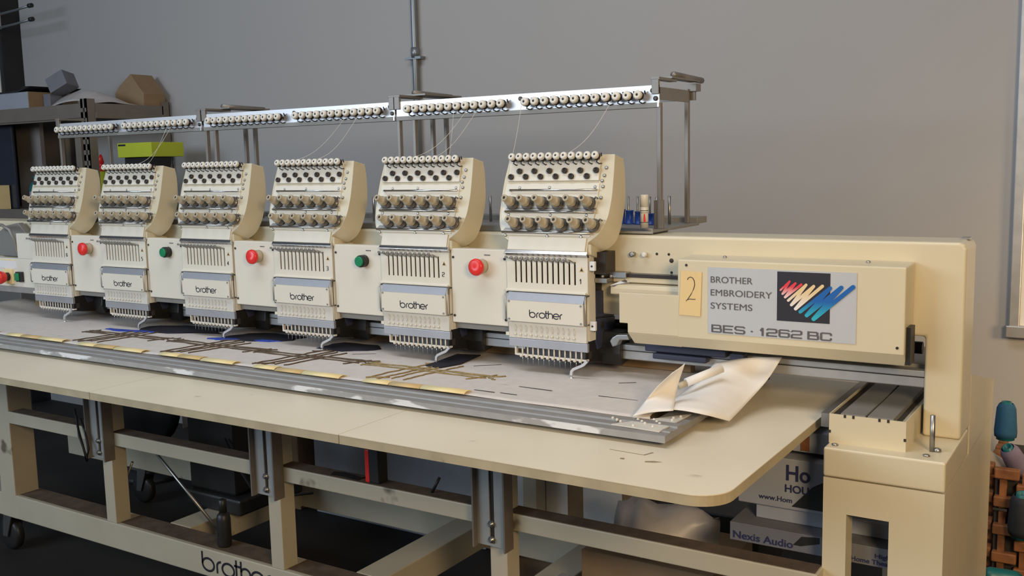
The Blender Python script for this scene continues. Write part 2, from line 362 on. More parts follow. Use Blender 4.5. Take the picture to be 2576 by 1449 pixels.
for x in (.385, .66):
    obj('cover_screw', MB().lathe((x, .045, -.0035), (0, 0, 1), [(.004, -.002), (.004, .002), (.002, .003)], 10), 'dull_steel', mc)
stk = obj('model_sticker', MB().box(.3675, .6515, -.0012, -.0002, -.150, -.019), 'sticker', obj_cv)
lbl(stk, 'silver sticker with model name and coloured stripe emblem')
obj('emblem_square', MB().box(.5055, .604, -.0018, -.0012, -.1155, -.022), 'black_ink', obj_cv)
for s_, z, w in (('BROTHER', -.0490, .084), ('EMBROIDERY', -.0745, .122), ('SYSTEMS', -.1005, .084)):
    text('sticker_lettering', s_, .0178, 'brown_print', obj_cv, (.3735, -.0017, z), width=w, depth=.0003)
wide_text('sticker_lettering', 'BES - 1262 BC', obj_cv, .377, -.1462, .230, .0130, .00145, -.0018, 'brown_print')
# zigzag emblem: three colour bands
zz = [(.512,-.057),(.529,-.040),(.516,-.064),(.540,-.043),(.521,-.070),(.551,-.045),(.527,-.076),(.560,-.045),(.533,-.084),(.574,-.047),(.541,-.091),(.590,-.046),(.550,-.096),(.604,-.049),(.562,-.102),(.624,-.047),(.575,-.108),(.645,-.045)]
def grad_mat(name, lo, hi, z0, z1, zorg):
    m = bpy.data.materials.new(name); m.use_nodes = True; N = m.node_tree.nodes; L = m.node_tree.links
    tc = N.new('ShaderNodeTexCoord'); sp = N.new('ShaderNodeSeparateXYZ'); mr = N.new('ShaderNodeMapRange'); mx = N.new('ShaderNodeMix'); mx.data_type = 'RGBA'
    L.new(tc.outputs['Object'], sp.inputs[0]); L.new(sp.outputs['Z'], mr.inputs[0])
    mr.inputs[1].default_value = z0 - zorg; mr.inputs[2].default_value = z1 - zorg
    L.new(mr.outputs[0], mx.inputs[0]); mx.inputs[6].default_value = lo + (1,); mx.inputs[7].default_value = hi + (1,)
    L.new(mx.outputs[2], N['Principled BSDF'].inputs['Base Color']); N['Principled BSDF'].inputs['Roughness'].default_value = .4
    return m
def stroke(pts, w0, w1, y):
    mb = MB(); n = len(pts)-1
    for i in range(n):
        (xa_, za), (xb_, zb) = pts[i], pts[i+1]; w = w0 + (w1-w0)*i/n
        d = Vector((xb_-xa_, 0, zb-za)); d.normalize(); q = Vector((-d.z, 0, d.x))*w
        a = Vector((xa_, y - i*.00002, za)); b = Vector((xb_, y - i*.00002, zb)); v = []
        for k in range(9):
            an = math.pi/2 + math.pi*k/8; v.append(a + q*math.sin(an) + d*w*math.cos(an))
        for k in range(9):
            an = -math.pi/2 + math.pi*k/8; v.append(b + q*math.sin(an) + d*w*math.cos(an))
        mb.prism(v, (0, .0003, 0))
    return mb
OZ = obj_cv['_o'][2]
lbl(obj('emblem_stripe', stroke(zz[:6], .0018, .0026, -.0021), grad_mat('red_fade', (.85, .72, .70), (.72, .05, .07), -.074, -.05, OZ), obj_cv), 'red zigzag stripe')
lbl(obj('emblem_stripe', stroke(zz[6:12], .0025, .0032, -.0023), grad_mat('cream_fade', (.80, .78, .78), (.76, .58, .33), -.092, -.06, OZ), obj_cv), 'cream zigzag stripe')
lbl(obj('emblem_stripe', stroke(zz[12:], .0034, .0042, -.0026), grad_mat('blue_fade', (.03, .42, .55), (.015, .12, .42), -.105, -.075, OZ), obj_cv), 'blue zigzag stripe')
nt = obj('paper_note', MB().add([(.311,-.0018,-.028),(.355,-.0018,-.030),(.352,-.0022,-.118),(.307,-.0022,-.117),(.311,-.001,-.028),(.355,-.001,-.030),(.352,-.001,-.118),(.307,-.001,-.117)],[(0,1,2,3),(4,7,6,5),(0,4,5,1),(1,5,6,2),(2,6,7,3),(3,7,4,0)]), 'note')
tag(nt, 'small yellow paper note with a handwritten 2 stuck beside the silver sticker', 'note')
c2 = [(.325,-.0455),(.327,-.042),(.331,-.040),(.336,-.0415),(.3395,-.047),(.3405,-.055),(.338,-.064),(.333,-.074),(.327,-.083),(.322,-.0885),(.326,-.0855),(.330,-.084),(.336,-.0845),(.342,-.084)]
obj('handwriting', MB().tube([(x, -.0023, z) for x, z in c2], .0007, 6), 'black_ink', nt)

# pantograph drive box on the base, with grooved top
dv = obj('drive_box', MB().box(.617, .750, -.042, -.040, -.3276, -.2735).box(.617, .619, -.0399, .30, -.3276, -.2735).box(.748, .750, -.0399, .30, -.3276, -.2735).box(.619, .748, -.038, .30, -.3276, -.279), 'cream', mc)
obj('edge_rail', MB().box(.602, .616, -.040, .30, -.300, -.2745), 'dull_steel', dv)
obj('slide_cover', MB().box(.637, .680, -.039, .34, -.279, -.2715).box(.684, .728, -.039, .34, -.279, -.2715), 'grey_paint', dv)
lbl(obj('groove', MB().box(.620, .635, -.038, .34, -.279, -.2775).box(.730, .739, -.038, .34, -.279, -.2775), 'hole', dv), 'dark groove beside the slide covers')
for x, z in ((.645, -.2755), (.660, -.2755), (.705, -.2755), (.720, -.2755), (.6185, -.306), (.7485, -.306)):
    obj('notch', MB().box(x-.002, x+.002, -.0427, -.0407, z-.003, z+.0022), 'hole', dv)

# carriage rail under the beam
obj('carriage_rail', MB().box(-2.0, .757, .085, .115, -.238, -.206), 'alu', mc, bevel=.002)
obj('carriage_rail_slot', MB().box(-2.0, .757, .083, .086, -.219, -.217), 'stud', mc)
obj('rail_backing', MB().box(-2.0, .757, .115, .30, -.232, -.20), 'grey_paint', mc)
obj('bed_shaft', MB().cyl((-2.0, .15, -.175), (.74, .15, -.175), .012), 'dark', mc)
obj('carriage_block', MB().box(.20, .38, .065, .10, -.212, -.196).box(.22, .34, .06, .084, -.226, -.214).box(.39, .42, .06, .085, -.215, -.20), 'navy', mc, bevel=.003)
obj('lever_arm', MB().prism([(.140,.02,-.188),(.146,.02,-.180),(.157,.02,-.173),(.183,.02,-.171),(.186,.02,-.182),(.163,.02,-.184),(.157,.02,-.196),(.146,.02,-.200)], (0,.02,0)), 'dull_steel', mc, bevel=.002)

# head ---------------------------------------------------------------
TZ = .24
nrm = Vector((0, -1, TZ)).normalized(); nk = Vector((0, -1, .40)).normalized()
def lp(x, z, off=0): return Vector((x, TZ*z, z)) + nrm*off      # point on the leaning front plane
def ppl(pl, off, d):                                            # a plate on the leaning plane
    return MB().prism([lp(x, z, off) for x, z in pl], nrm*d)
shell = [(-.119,.205),(-.1205,.186),(-.126,.153),(-.129,.108),(-.129,.072),(-.124,.048),(-.113,.031),(-.100,.022),(-.098,-.004),(.098,-.004),(.099,.022),(.110,.030),(.122,.040),(.131,.053),(.138,.070),(.1415,.085),(.1445,.115),(.1445,.141),(.1435,.175),(.142,.205)]
bk_r = [(.098,.045,-.010),(.108,.040,.000),(.122,.042,.004),(.133,.048,.012),(.140,.056,.023),(.143,.068,.042),(.144,.078,.064),(.1455,.088,.10),(.1455,.0905,.13),(.1445,.0905,.17),(.142,.088,.196)]
bk_l = [(-.119,.088,.196),(-.1205,.0905,.17),(-.126,.0905,.13),(-.129,.088,.10),(-.129,.076,.06),(-.125,.058,.025),(-.116,.042,.008),(-.103,.04,.0),(-.098,.045,-.010)]
fv = [lp(x, z, 0) for x, z in shell]; bv = [Vector(p) for p in bk_l + bk_r]; hm = MB()
def spline(pl, n=5):
    o = []
    for i in range(len(pl)-1):
        a = pl[max(i-1, 0)]; b = pl[i]; c = pl[i+1]; d = pl[min(i+2, len(pl)-1)]
        for k in range(n):
            t = k/n; o.append(.5*((2*b) + (c-a)*t + (2*a-5*b+4*c-d)*t*t + (3*b-a-3*c+d)*t**3))
    return o + [pl[-1]]
fv = spline(fv[:8]) + [fv[8]] + [fv[9]] + spline(fv[10:]); bv = spline(bv[:8]) + [bv[8]] + [bv[9]] + spline(bv[10:]); n_ = len(fv)
hm.add(fv + bv, [list(range(n_)), list(range(n_, 2*n_))[::-1]])
hm.add(fv + bv, [(i, (i+1) % n_, n_+(i+1) % n_, n_+i) for i in range(n_)])
head = obj('sewing_head', hm, 'cream', mc, origin=(0, .03, 0), bevel=.0035, seg=3)
for p_ in head.data.polygons: p_.use_smooth = True
wn = head.modifiers.new('normals', 'WEIGHTED_NORMAL'); wn.keep_sharp = True
obj('neck_gusset', MB().prism([(.099, .004, .018), (.099, .074, -.002), (.099, .074, -.022), (.099, .05, -.018), (.099, .004, -.004)], (.008, 0, 0)), 'cream', head, bevel=.0015)
obj('tension_panel', ppl([(-.114,.202),(-.115,.15),(.112,.15),(.112,.202)], 0, .004), 'cream_plate', head, bevel=.001)
obj('lower_tension_panel', ppl([(-.119,.145),(-.124,.1),(-.124,.06),(-.116,.033),(.103,.033),(.112,.10),(.114,.145)], 0, .0018), 'cream_plate', head, bevel=.0008)
obj('neck_panel', ppl([(-.098,.031),(-.099,.002),(.095,.002),(.096,.031)], 0, .003), 'cream_plate', head, bevel=.001)
for z, x0, x1 in ((.130, -.105, .113), (.0835, -.112, .111), (.0395, -.115, .107)):
    obj('guide_bar', MB().cyl(lp(x0, z, .0075), lp(x1, z, .0075), .0022).box(x0, x0+.002, TZ*z-.007, TZ*z, z-.002, z+.002), 'steel', head)
for x, z in ((-.083,.1358),(-.007,.1362),(.104,.1370),(-.105,.0775),(.002,.0775),(.090,.078),(-.108,.033),(-.001,.033),(.082,.033),(.126,.177),(.123,.161),(.119,.150),(.122,.138),(.120,.115)):
    obj('screw', MB().lathe(lp(x, z, .0005), nrm, [(.0036, 0), (.0036, .0016), (.0018, .0026)], 10), 'dull_steel', head)
for z in (.0925, .048):
    obj('thread_shelf', MB().prism([lp(-.11, z, .0018), lp(.112, z, .0018), lp(.112, z-.006, .007), lp(-.112, z-.006, .007)], (0, .001, .0015)), 'alu', head)
def white_disc(parent, c, n, k=1.0):
    c = Vector(c)
    def q(x, y, z): return c + (n*y + Vector((x, 0, z)))*k
    def pf(l): return [(r*k, h*k) for r, h in l]
    obj('tension_spring', MB().lathe(c, n, pf([(.0025, 0), (.0025, .012), (.0098, .0122), (.0102, .0135), (.0085, .015), (.0085, .0165), (.0102, .0170), (.0098, .0185)]), 12)
        .tube([q(.002, .012, -.006), q(-.001, .014, -.013), q(.003, .006, -.015), q(.007, .001, -.012)], .0015*k, 6)
        .tube([q(.007, .001, .006), q(.009, .008, .0105)], .0017*k, 6), 'stud', parent)
    obj('tension_knob', MB().lathe(c, n, pf([(.004, .0185), (.0085, .0186), (.0100, .0210), (.0100, .0255), (.0088, .0285), (.0060, .0293), (.0030, .0293), (.0026, .0280)]), 14, fl=.965).use(1).lathe(c, n, pf([(.0027, .0281), (.0027, .0290)]), 10), ['white_knob', 'hole'], parent)
for i in range(12):
    white_disc(head, lp(-.0985 + i*.01875, .196, .003), nk, .86)
for i in range(6):
    for x, z in ((-.085 + i*.038, .171), (-.106 + i*.038, .159)):
        obj('guide_stud', MB().lathe(lp(x, z, .004), nrm, [(.0062, 0), (.0066, .0035), (.0062, .0055), (.0045, .0055), (.0042, .0030)], 14).use(1).lathe(lp(x, z, .004), nrm, [(.0044, .0), (.0044, .0035)], 12), ['stud', 'hole'], head)
for z, x0 in ((.101, -.095), (.0555, -.080)):
    for i in range(6):
        c = lp(x0 + i*.0382, z, .001)
        obj('tension_base', MB().lathe(c, nk, [(.0125, 0), (.0125, .004), (.0152, .0045), (.0152, .0062), (.0125, .007), (.0125, .009), (.0140, .0095), (.0136, .0115)], 16)
            .tube([c + Vector((.012, -.002, .012)), c + Vector((.016, -.006, .016)), c + Vector((.021, -.003, .012))], .0016, 6), 'disc_steel', head)
        obj('tension_knob', MB().lathe(c, nk, [(.0112, .012), (.0116, .014), (.0108, .024), (.0096, .0255), (.0080, .026), (.0077, .041), (.0072, .0430), (.0036, .0430), (.0034, .041)], 20, fl=.975).use(1).lathe(c, nk, [(.0033, .0412), (.0033, .0426)], 10), ['beige', 'hole'], head)
# needle case: slotted plate
sx0 = -.0785; sp = .01345
nb = MB()  # front sheet with twelve open slots
nb.box(-.102, .100, 0, .002, -.020, -.003).box(-.102, .100, 0, .002, -.088, -.0695).box(-.102, sx0-.0021, 0, .002, -.0695, -.020).box(sx0+11*sp+.0021, .100, 0, .002, -.0695, -.020)
for i in range(11): nb.box(sx0+i*sp+.0021, sx0+(i+1)*sp-.0021, 0, .002, -.0695, -.020)
obj('needle_case_plate', nb, 'cream_plate', head)
obj('slot_backing', MB().box(-.095, .095, .008, .016, -.08, -.012), 'hole', head)
for x in (.0935, -.1): obj('needle_case_side', MB().box(x, x+.006, .006, .035, -.19, -.004), 'cream_plate', head)
obj('top_bar', MB().prism([(-.103, -.0008, -.0105), (-.103, -.006, -.004), (-.103, -.002, .0025), (-.103, .006, .0025), (-.103, .006, -.0105)], (.204, 0, 0)), 'steel', head, bevel=.0006)
for i in range(12):
    x = sx0 + i*sp
    obj('take_up_lever', MB().tube([(x, .008, -.026), (x-.001, -.004, -.021), (x-.006, -.013, -.0155), (x-.0125, -.020, -.0125)], .0019, 6).lathe((x-.0125, -.020, -.0125), (-.3, -1, .2), [(.0028, -.002), (.0028, .002)], 8), 'dull_steel', head)
obj('warning_mark', MB().prism([(.0795, -.0004, -.0405), (.0925, -.0004, -.0405), (.086, -.0004, -.029)], (0, .0004, 0)), 'yellow_dull', head)
obj('warning_symbol', MB().prism([(.0825, -.0008, -.039), (.0895, -.0008, -.039), (.086, -.0008, -.0325)], (0, .0004, 0)), 'black_ink', head)
obj('case_ledge', MB().prism([(-.103, 0, -.0895), (-.103, -.006, -.0885), (-.103, -.006, -.086), (-.103, 0, -.0835)], (.200, 0, 0)), 'cream_plate', head)
br = obj('brand_plate', MB().box(-.096, .094, -.012, .004, -.155, -.1075), 'cream_plate', head, bevel=.001)
obj('bright_strip', MB().prism([(-.096, -.0125, -.1075), (-.096, -.004, -.0905), (-.096, .002, -.0905), (-.096, .002, -.1075)], (.191, 0, 0)), 'strip_metal', head)
logo('brand_lettering', head, -.038, -.1435, .082, .0165, .00115, -.0123)
for s_, x in ((-1, -.0985), (1, .0965)):
    obj('side_handle', MB().tube([(x + s_*.002, .008, -.092), (x + s_*.002, -.006, -.092), (x + s_*.002, -.010, -.097), (x + s_*.002, -.010, -.150), (x + s_*.002, -.006, -.154), (x + s_*.002, .008, -.154)], .0019, 8), 'dull_steel', head)
for x, z in ((-.091, -.150), (-.091, -.1105), (.089, -.112), (.089, -.150)):
    obj('plate_screw', MB().lathe((x, -.012, z), (0, -1, 0), [(.0024, 0), (.0024, .0014)], 8), 'dull_steel', head)
obj('lower_guard', MB().box(-.098, .097, -.003, .004, -.193, -.1555).box(-.098, .097, -.0045, -.003, -.158, -.1565), 'clear', head)
for i in range(12):
    x = sx0 + i*sp
    obj('thread_pin', MB().tube([(x-.003, -.003, -.163), (x, -.0055, -.170), (x-.001, -.0045, -.178)], .0007, 6).lathe((x-.002, -.003, -.1845), (0, -1, 0), [(.0028, 0), (.0024, .0035), (.0012, .004)], 8), 'cream_plate', head)
obj('guard_tab', MB().box(-.106, -.097, -.004, .002, -.189, -.182), 'cream_plate', head)
obj('needle_guide_strip', MB().box(-.098, .100, -.004, .004, -.2125, -.194), 'strip_metal', head, bevel=.0008)
obj('needle_bar_clamp', MB().box(-.082, .096, .0, .010, -.233, -.2290).box(-.087, -.083, .002, .010, -.233, -.2125), 'white_knob', head)
obj('clamp_backing', MB().box(-.066, .097, .012, .020, -.2285, -.2125), 'hole', head)
for i in range(12):
    x = -.066 + i*.0135
    obj('needle_tube', MB().cyl((x, .001, -.2125), (x, .001, -.233), .0020, 8).lathe((x-.002, 0, -.233), (0, -1, 0), [(.0038, -.004), (.0038, .003), (.002, .005)], 8), 'clear', head)
    obj('needle', MB().cyl((x, .001, -.232), (x, .001, -.252), .0009, 6, .0003), 'steel', head)
def strip(pts, w, y0, y1):
    P2 = [Vector((x, 0, z)) for x, z in pts]; up = []; dn = []
    for i, p in enumerate(P2):
        d = (P2[min(i+1, len(P2)-1)] - P2[max(i-1, 0)]).normalized(); q = Vector((-d.z, 0, d.x))*w/2; up.append(p+q); dn.append(p-q)
    o = up + dn[::-1]; return MB().prism([(p.x, y0, p.z) for p in o], (0, y1-y0, 0))
obj('presser_foot', strip([(.104,-.228),(.094,-.238),(.083,-.2430),(.070,-.2490),(.066,-.254),(.0650,-.262)], .0058, -.016, -.011).lathe((.0645,-.0125,-.2700), (0, 0, 1), [(.0045, 0), (.0045, .0025), (.0018, .0035), (.0018, .009)], 10), 'bright_alu', head)
# dark arm and hook casing behind the needle case
arm = [(.012, -.056), (.060, -.050), (.139, -.070), (.139, -.175), (.115, -.200), (.100, -.250), (.0, -.236), (.006, -.19), (.006, -.10)]
obj('arm_casing', MB().prism([(-.06, y, z) for y, z in arm], (.152, 0, 0)), 'dark', head, bevel=.002)
obj('casing_rear', MB().prism([(.088, y, z) for y, z in [(.075,-.178),(.139,-.178),(.139,-.215),(.118,-.246),(.080,-.252),(.068,-.225)]], (.052, 0, 0)), 'black', head, bevel=.003)
obj('arm_side_cover', MB().prism([(.092, y, z) for y, z in [(.048,-.085),(.135,-.095),(.135,-.150),(.044,-.143)]], (.004, 0, 0)).prism([(.092, y, z) for y, z in [(.044,-.146),(.135,-.153),(.135,-.183),(.110,-.208),(.050,-.215),(.040,-.19)]], (.004, 0, 0)), 'navy', head, bevel=.001)
obj('casing_detail', MB().lathe((.096,.085,-.098), (1,0,0), [(.005,0),(.005,.001)], 10).lathe((.096,.072,-.163), (1,0,0), [(.008,0),(.008,.001)], 12).lathe((.096,.080,-.178), (1,0,0), [(.004,0),(.004,.001)], 10).lathe((.096,.03,-.168), (1,0,0), [(.005,0),(.005,.004)], 10), 'stud', head)
register(mc)
def head_number(h, k):
    wide_text('head_number', str(k+1), h, .0805 - k*P, -.0655, .0052, .0095, .0006, -.0008, 'black_ink')
HP = [head]
for k in range(1, 6):
    h = copy_tree(head, mc, (-k*P, 0, 0)); h['_o'] = [-k*P, .03, 0]; HP.append(h)
    lbl(h, 'sewing head numbered %d' % (k+1))
lbl(head, 'sewing head numbered 1, nearest the logo cover')
for k, h in enumerate(HP): head_number(h, k)
# white end clips and linkage on head 1 only
for z in (-.028, -.156):
    obj('end_clip', MB().box(.101, .115, .004, .012, z-.010, z+.010), 'white', head, bevel=.0015)
    obj('clip_screw', MB().lathe((.108, .004, z), (0,-1,0), [(.0022,0),(.0022,.001)], 8), 'stud', head)
obj('drive_linkage', MB().box(.10, .13, .03, .07, -.066, -.056).box(.125, .165, .05, .075, -.056, -.044).prism([(.13,.04,-.072),(.16,.06,-.058),(.165,.06,-.05),(.17,.06,-.065),(.155,.06,-.082)], (0,.015,0)).cyl((.115,.04,-.056),(.115,.04,-.05),.004).cyl((.13,.05,-.056),(.13,.05,-.05),.004), 'dull_steel', mc, bevel=.001)
obj('linkage_bracket', MB().box(.0985, .128, .03, .075, -.048, .0), 'stud', mc, bevel=.001)

# panels between the heads, with their buttons
for k in range(5):
    x0, x1 = -(k+1)*P + .102, -k*P - .1035
    pn = obj('head_panel', MB().box(x0, x1, .005, .03, -.1717, .0).box(x0, x1, .03, .06, -.1717, -.165), 'cream_plate', mc, bevel=.002)
    cx = (-.171 - .002*k) - k*P + (k in (1, 3))*.002 + {0:0,1:.012,2:.012,3:.01,4:.012}[k]
    c = Vector((cx, .005, -.038)); n = Vector((0, -1, 0))
    if k % 2 == 0:
        obj('stop_button_collar', MB().lathe(c, n, [(.0165, 0), (.0165, .010), (.013, .011), (.013, .018)], 24), 'beige', pn)
        lbl(obj('stop_button', MB().lathe(c, n, [(.012, .018), (.0185, .020), (.0195, .024), (.0185, .029), (.0145, .031), (.0, .0315)], 28), 'red', pn), 'red mushroom stop button')
    else:
        obj('start_button_collar', MB().lathe(c, n, [(.0150, 0), (.0150, .016), (.0135, .018)], 24), 'black', pn)
        lbl(obj('start_button', MB().lathe(c, n, [(.0125, .018), (.0125, .022), (.011, .023)], 24), 'green', pn), 'green round start button')
    obj('button_caption', MB().box(cx+.006, cx+.022, .0042, .005, -.0135, -.0115), 'brown_print', pn)
    for xx, z in ((x0+.007, -.020), (x1-.007, -.020), (x0+.007, -.155), (x1-.007, -.157)):
        obj('panel_screw', MB().lathe((xx, .005, z), n, [(.0030, 0), (.0030, .0015), (.0015, .0022)], 8), 'stud', pn)
obj('bed_cover', MB().box(-1.98, -.1, .02, .05, -.187, -.172), 'grey_paint', mc)

# left end panel
lpn = obj('control_end_panel', MB().box(-2.35, -1.903, .004, .03, -.175, -.082).box(-1.99, -1.903, .004, .03, -.082, .0), 'cream_plate', mc, bevel=.002)
obj('panel_lower_lip', MB().prism([(-2.35, .004, -.175), (-2.35, .012, -.195), (-2.35, .03, -.195), (-2.35, .03, -.175)], (.44, 0, 0)), 'alu', lpn)
obj('button_base', MB().box(-2.065, -2.018, -.004, .004, -.165, -.118), 'yellow', lpn)
obj('stop_button_collar', MB().lathe((-2.040, -.004, -.142), (0,-1,0), [(.014,0),(.014,.014)], 20), 'black', lpn)
lbl(obj('stop_button', MB().lathe((-2.040, -.012, -.142), (0,-1,0), [(.012,0),(.017,.006),(.022,.02),(.021,.03),(.012,.034)], 24), 'red', lpn), 'red mushroom stop button')
obj('start_button_collar', MB().box(-1.992, -1.963, -.008, .004, -.156, -.124), 'black', lpn, bevel=.001)
lbl(obj('start_button', MB().box(-1.990, -1.968, -.014, -.008, -.152, -.128), 'green', lpn, bevel=.002), 'green square button')
obj('panel_label', MB().box(-2.11, -2.0, .0033, .004, -.115, -.090), 'white', lpn)
obj('label_stripe', MB().box(-2.11, -2.004, .003, .0035, -.0895, -.0865), 'yellow', lpn)
obj('end_bracket', MB().prism([(-2.2,.05,-.082),(-2.2,.05,-.02),(-2.12,.05,.02),(-2.05,.05,.03),(-2.0,.05,-.01),(-2.0,.05,-.082)], (0,.02,0)), 'grey_paint', mc, bevel=.002)
obj('cable', MB().tube([(-2.13,.03,.012),(-2.09,.0,.026),(-2.04,-.01,.027),(-2.0,-.01,.012),(-1.995,0,-.02),(-2.0,.01,-.06),(-1.99,.02,-.075)], .005, 8), 'grey_paint', mc)

# ------------------------------------------------------------------ work table top (own thing, three panels and brackets)
tb = thing('work_table_top', 'wide cream laminate table top with a rounded front corner in front of the heads', 'table top', (-.7, -.2, -.316))
ZT, TH, YT, XT = -.298, .018, -.509, .586
def rounded(x0, x1, y0, y1, r=0.0):
    p = [(x0, y1), (x0, y0)]
    if r:
        for k in range(9):
            a = -math.pi/2 + math.pi/2*k/8; p.append((x1-r + r*math.cos(a), y0+r + r*math.sin(a)))
    else: p.append((x1, y0))
    return p + [(x1, y1)]
for i, (x0, x1, r) in enumerate(((-2.6, -.8995, 0), (-.898, -.1525, 0), (-.151, XT, .055))):
    pl = [(x, y, ZT-.0015) for x, y in rounded(x0, x1, YT, .34, r)]
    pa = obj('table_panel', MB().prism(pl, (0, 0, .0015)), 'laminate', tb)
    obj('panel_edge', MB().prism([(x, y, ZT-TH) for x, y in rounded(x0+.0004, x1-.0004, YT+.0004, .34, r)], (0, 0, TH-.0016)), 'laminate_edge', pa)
for xc in (-1.425, -.748, -.066):
    b = obj('slotted_bracket', MB().box(xc-.040, xc-.008, -.135, -.131, -.628, -.316).box(xc+.004, xc+.036, -.135, -.131, -.628, -.316).box(xc-.008, xc+.004, -.135, -.131, -.628, -.622), 'bracket', tb)
    for xf in (xc-.044, xc+.036): obj('bracket_flange', MB().box(xf, xf+.004, -.150, -.116, -.632, -.316), 'shelf', b)
    obj('bracket_slot', MB().box(xc-.009, xc+.005, -.131, -.1295, -.62, -.316), 'stud', b)
    for z in (-.577, -.612):
        obj('bracket_bolt', MB().lathe((xc-.002, -.133, z), (0,-1,0), [(.008, 0), (.008, .007), (.004, .008), (.004, .012)], 6), 'dull_steel', b)
# dark tape marks near the corner of the table
def table_mark(pts, m='card'):
    return MB().prism([(x, y, ZT) for x, y in pts], (0, 0, .0004))
for pts in ([(.331,-.360),(.398,-.3635),(.399,-.3615),(.331,-.358)], [(.398,-.3635),(.406,-.343),(.402,-.341),(.396,-.360)], [(.371,-.401),(.378,-.400),(.376,-.393),(.369,-.394)], [(.415,-.398),(.430,-.392),(.440,-.384),(.425,-.3845),(.412,-.392)]):
    obj('tape_mark', table_mark(pts), 'tape', pa)
# ------------------------------------------------------------------ border frame and cloth
bf = thing('border_frame', 'long silver aluminium border frame lying on the table top under the cloth', 'embroidery frame', (-.9, -.05, -.288))
FZ0, FZ1 = -.2885, -.2765
def front_rail_prof(y0):
    return [(y0, FZ0), (y0, FZ1), (y0+.020, FZ1), (y0+.021, FZ1+.003), (y0+.033, FZ1+.003), (y0+.034, FZ1), (y0+.052, FZ1+.0), (y0+.053, FZ1+.004), (y0+.075, FZ1+.004), (y0+.076, FZ0)]
fo = obj('front_bar', MB().prism([(-2.3, y, z) for y, z in front_rail_prof(-.310)], (2.712, 0, 0)), 'frame_alu', bf, bevel=.0006)
obj('front_edge_strip', MB().box(-2.3, .4125, -.3125, -.3101, FZ0, FZ1), 'worn_edge', bf)
obj('right_bar', MB().box(.352, .4125, -.3095, .25, FZ0, FZ1+.0005), 'frame_alu', bf, bevel=.001)
obj('left_bar', MB().box(-2.3, -2.24, -.233, .25, FZ0, FZ1), 'alu', bf, bevel=.001)
obj('rear_bar', MB().box(-2.3, .4125, .19, .25, FZ0, FZ1+.004), 'alu', bf, bevel=.001)
obj('corner_plate', MB().prism([(.30, -.29, FZ1+.001), (.395, -.296, FZ1+.001), (.398, -.16, FZ1+.001)], (0, 0, .0022)), 'clear', bf)
for x, y in ((.285,-.255),(.297,-.262),(.308,-.27),(.318,-.235),(.330,-.244),(.342,-.253),(.352,-.262),(.340,-.285),(.356,-.232),(.366,-.242),(.376,-.252),(.382,-.205),(.386,-.220),(.390,-.19),(.373,-.275)):
    obj('clip_pin', MB().lathe((x, y, FZ1+.001), (0, 0, 1), [(.0032, 0), (.0028, .004), (.0014, .0055)], 8), 'clear', bf)
# cloth stretched in the frame
def clothz(x, y):
    z = -.2705 + .0006*math.sin(x*9 + y*14) + .0005*math.sin(x*23 - y*17)
    if x < -1.95: z += .016*((-1.95-x)/.34)**2
    return z
rows = []
ys = [-.238 + i*(.43/22) for i in range(23)]; xs = [-2.29 + i*(2.64/90) for i in range(91)]
for y in ys: rows.append([(x + (0.012*math.sin(y*40) if x > .34 else 0), y, clothz(x, y)) for x in xs])
cl = obj('stretched_cloth', MB().grid(rows), 'fabric', solid=.0016)
tag(cl, 'long off white cloth stretched in the border frame, embroidered with brown branches', 'cloth')
# slits in the cloth near the heads
for x, y, w, dy in ((.005,-.13,.08,-.002), (.19,-.13,.085,.0), (.175,-.01,.03,.02), (-.06,-.20,.05,0), (.0,-.195,.04,0), (-.2,-.0,.05,.04), (-.55,-.02,.05,.03)):
    obj('cut_mark', MB().prism([(x, y, clothz(x,y)+.0012), (x+w, y+dy, clothz(x,y)+.0012), (x+w, y+dy+.003, clothz(x,y)+.0012), (x, y+.003, clothz(x,y)+.0012)], (0, 0, .0004)), 'stud', cl)
def motif(cx, olive):
    mb = MB(); cy = -.09
    def seg(a, b, n=16, amp=.003, r=.0018):
        pts = []
        for i in range(n+1):
            t_ = i/n; x = a[0]+(b[0]-a[0])*t_; y = a[1]+(b[1]-a[1])*t_
            x += random.uniform(-amp, amp); y += random.uniform(-amp, amp); pts.append((cx+x, cy+y, clothz(cx+x, cy+y)+.0022))
        mb.tube(pts, r, 5)
    for o in (-.013, .013):
        seg((-.17, -.002+o*.5), (.17, .008+o)); seg((-.165, .0+o), (.165, .002+o*.6))
    seg((-.17,-.022),(-.15,.025), 6); seg((.14,-.032),(.175,.03), 6); seg((.175,.005),(.20,-.01), 4); seg((.16,.01),(.2,.03), 4)
    for o in (-.018, .012):
        seg((-.045+o, -.125), (-.005+o, .085)); seg((.01+o, -.105), (.045+o, .075))
    seg((-.065,-.118),(-.015,-.10),5); seg((-.045,.06),(.0,.085),5)
    return obj('embroidered_branch', mb, 'embroid_olive' if olive else 'embroid', cl)
for k, cx in enumerate((-.275, -.628, -.965, -1.335)):
    motif(cx, k == 0)
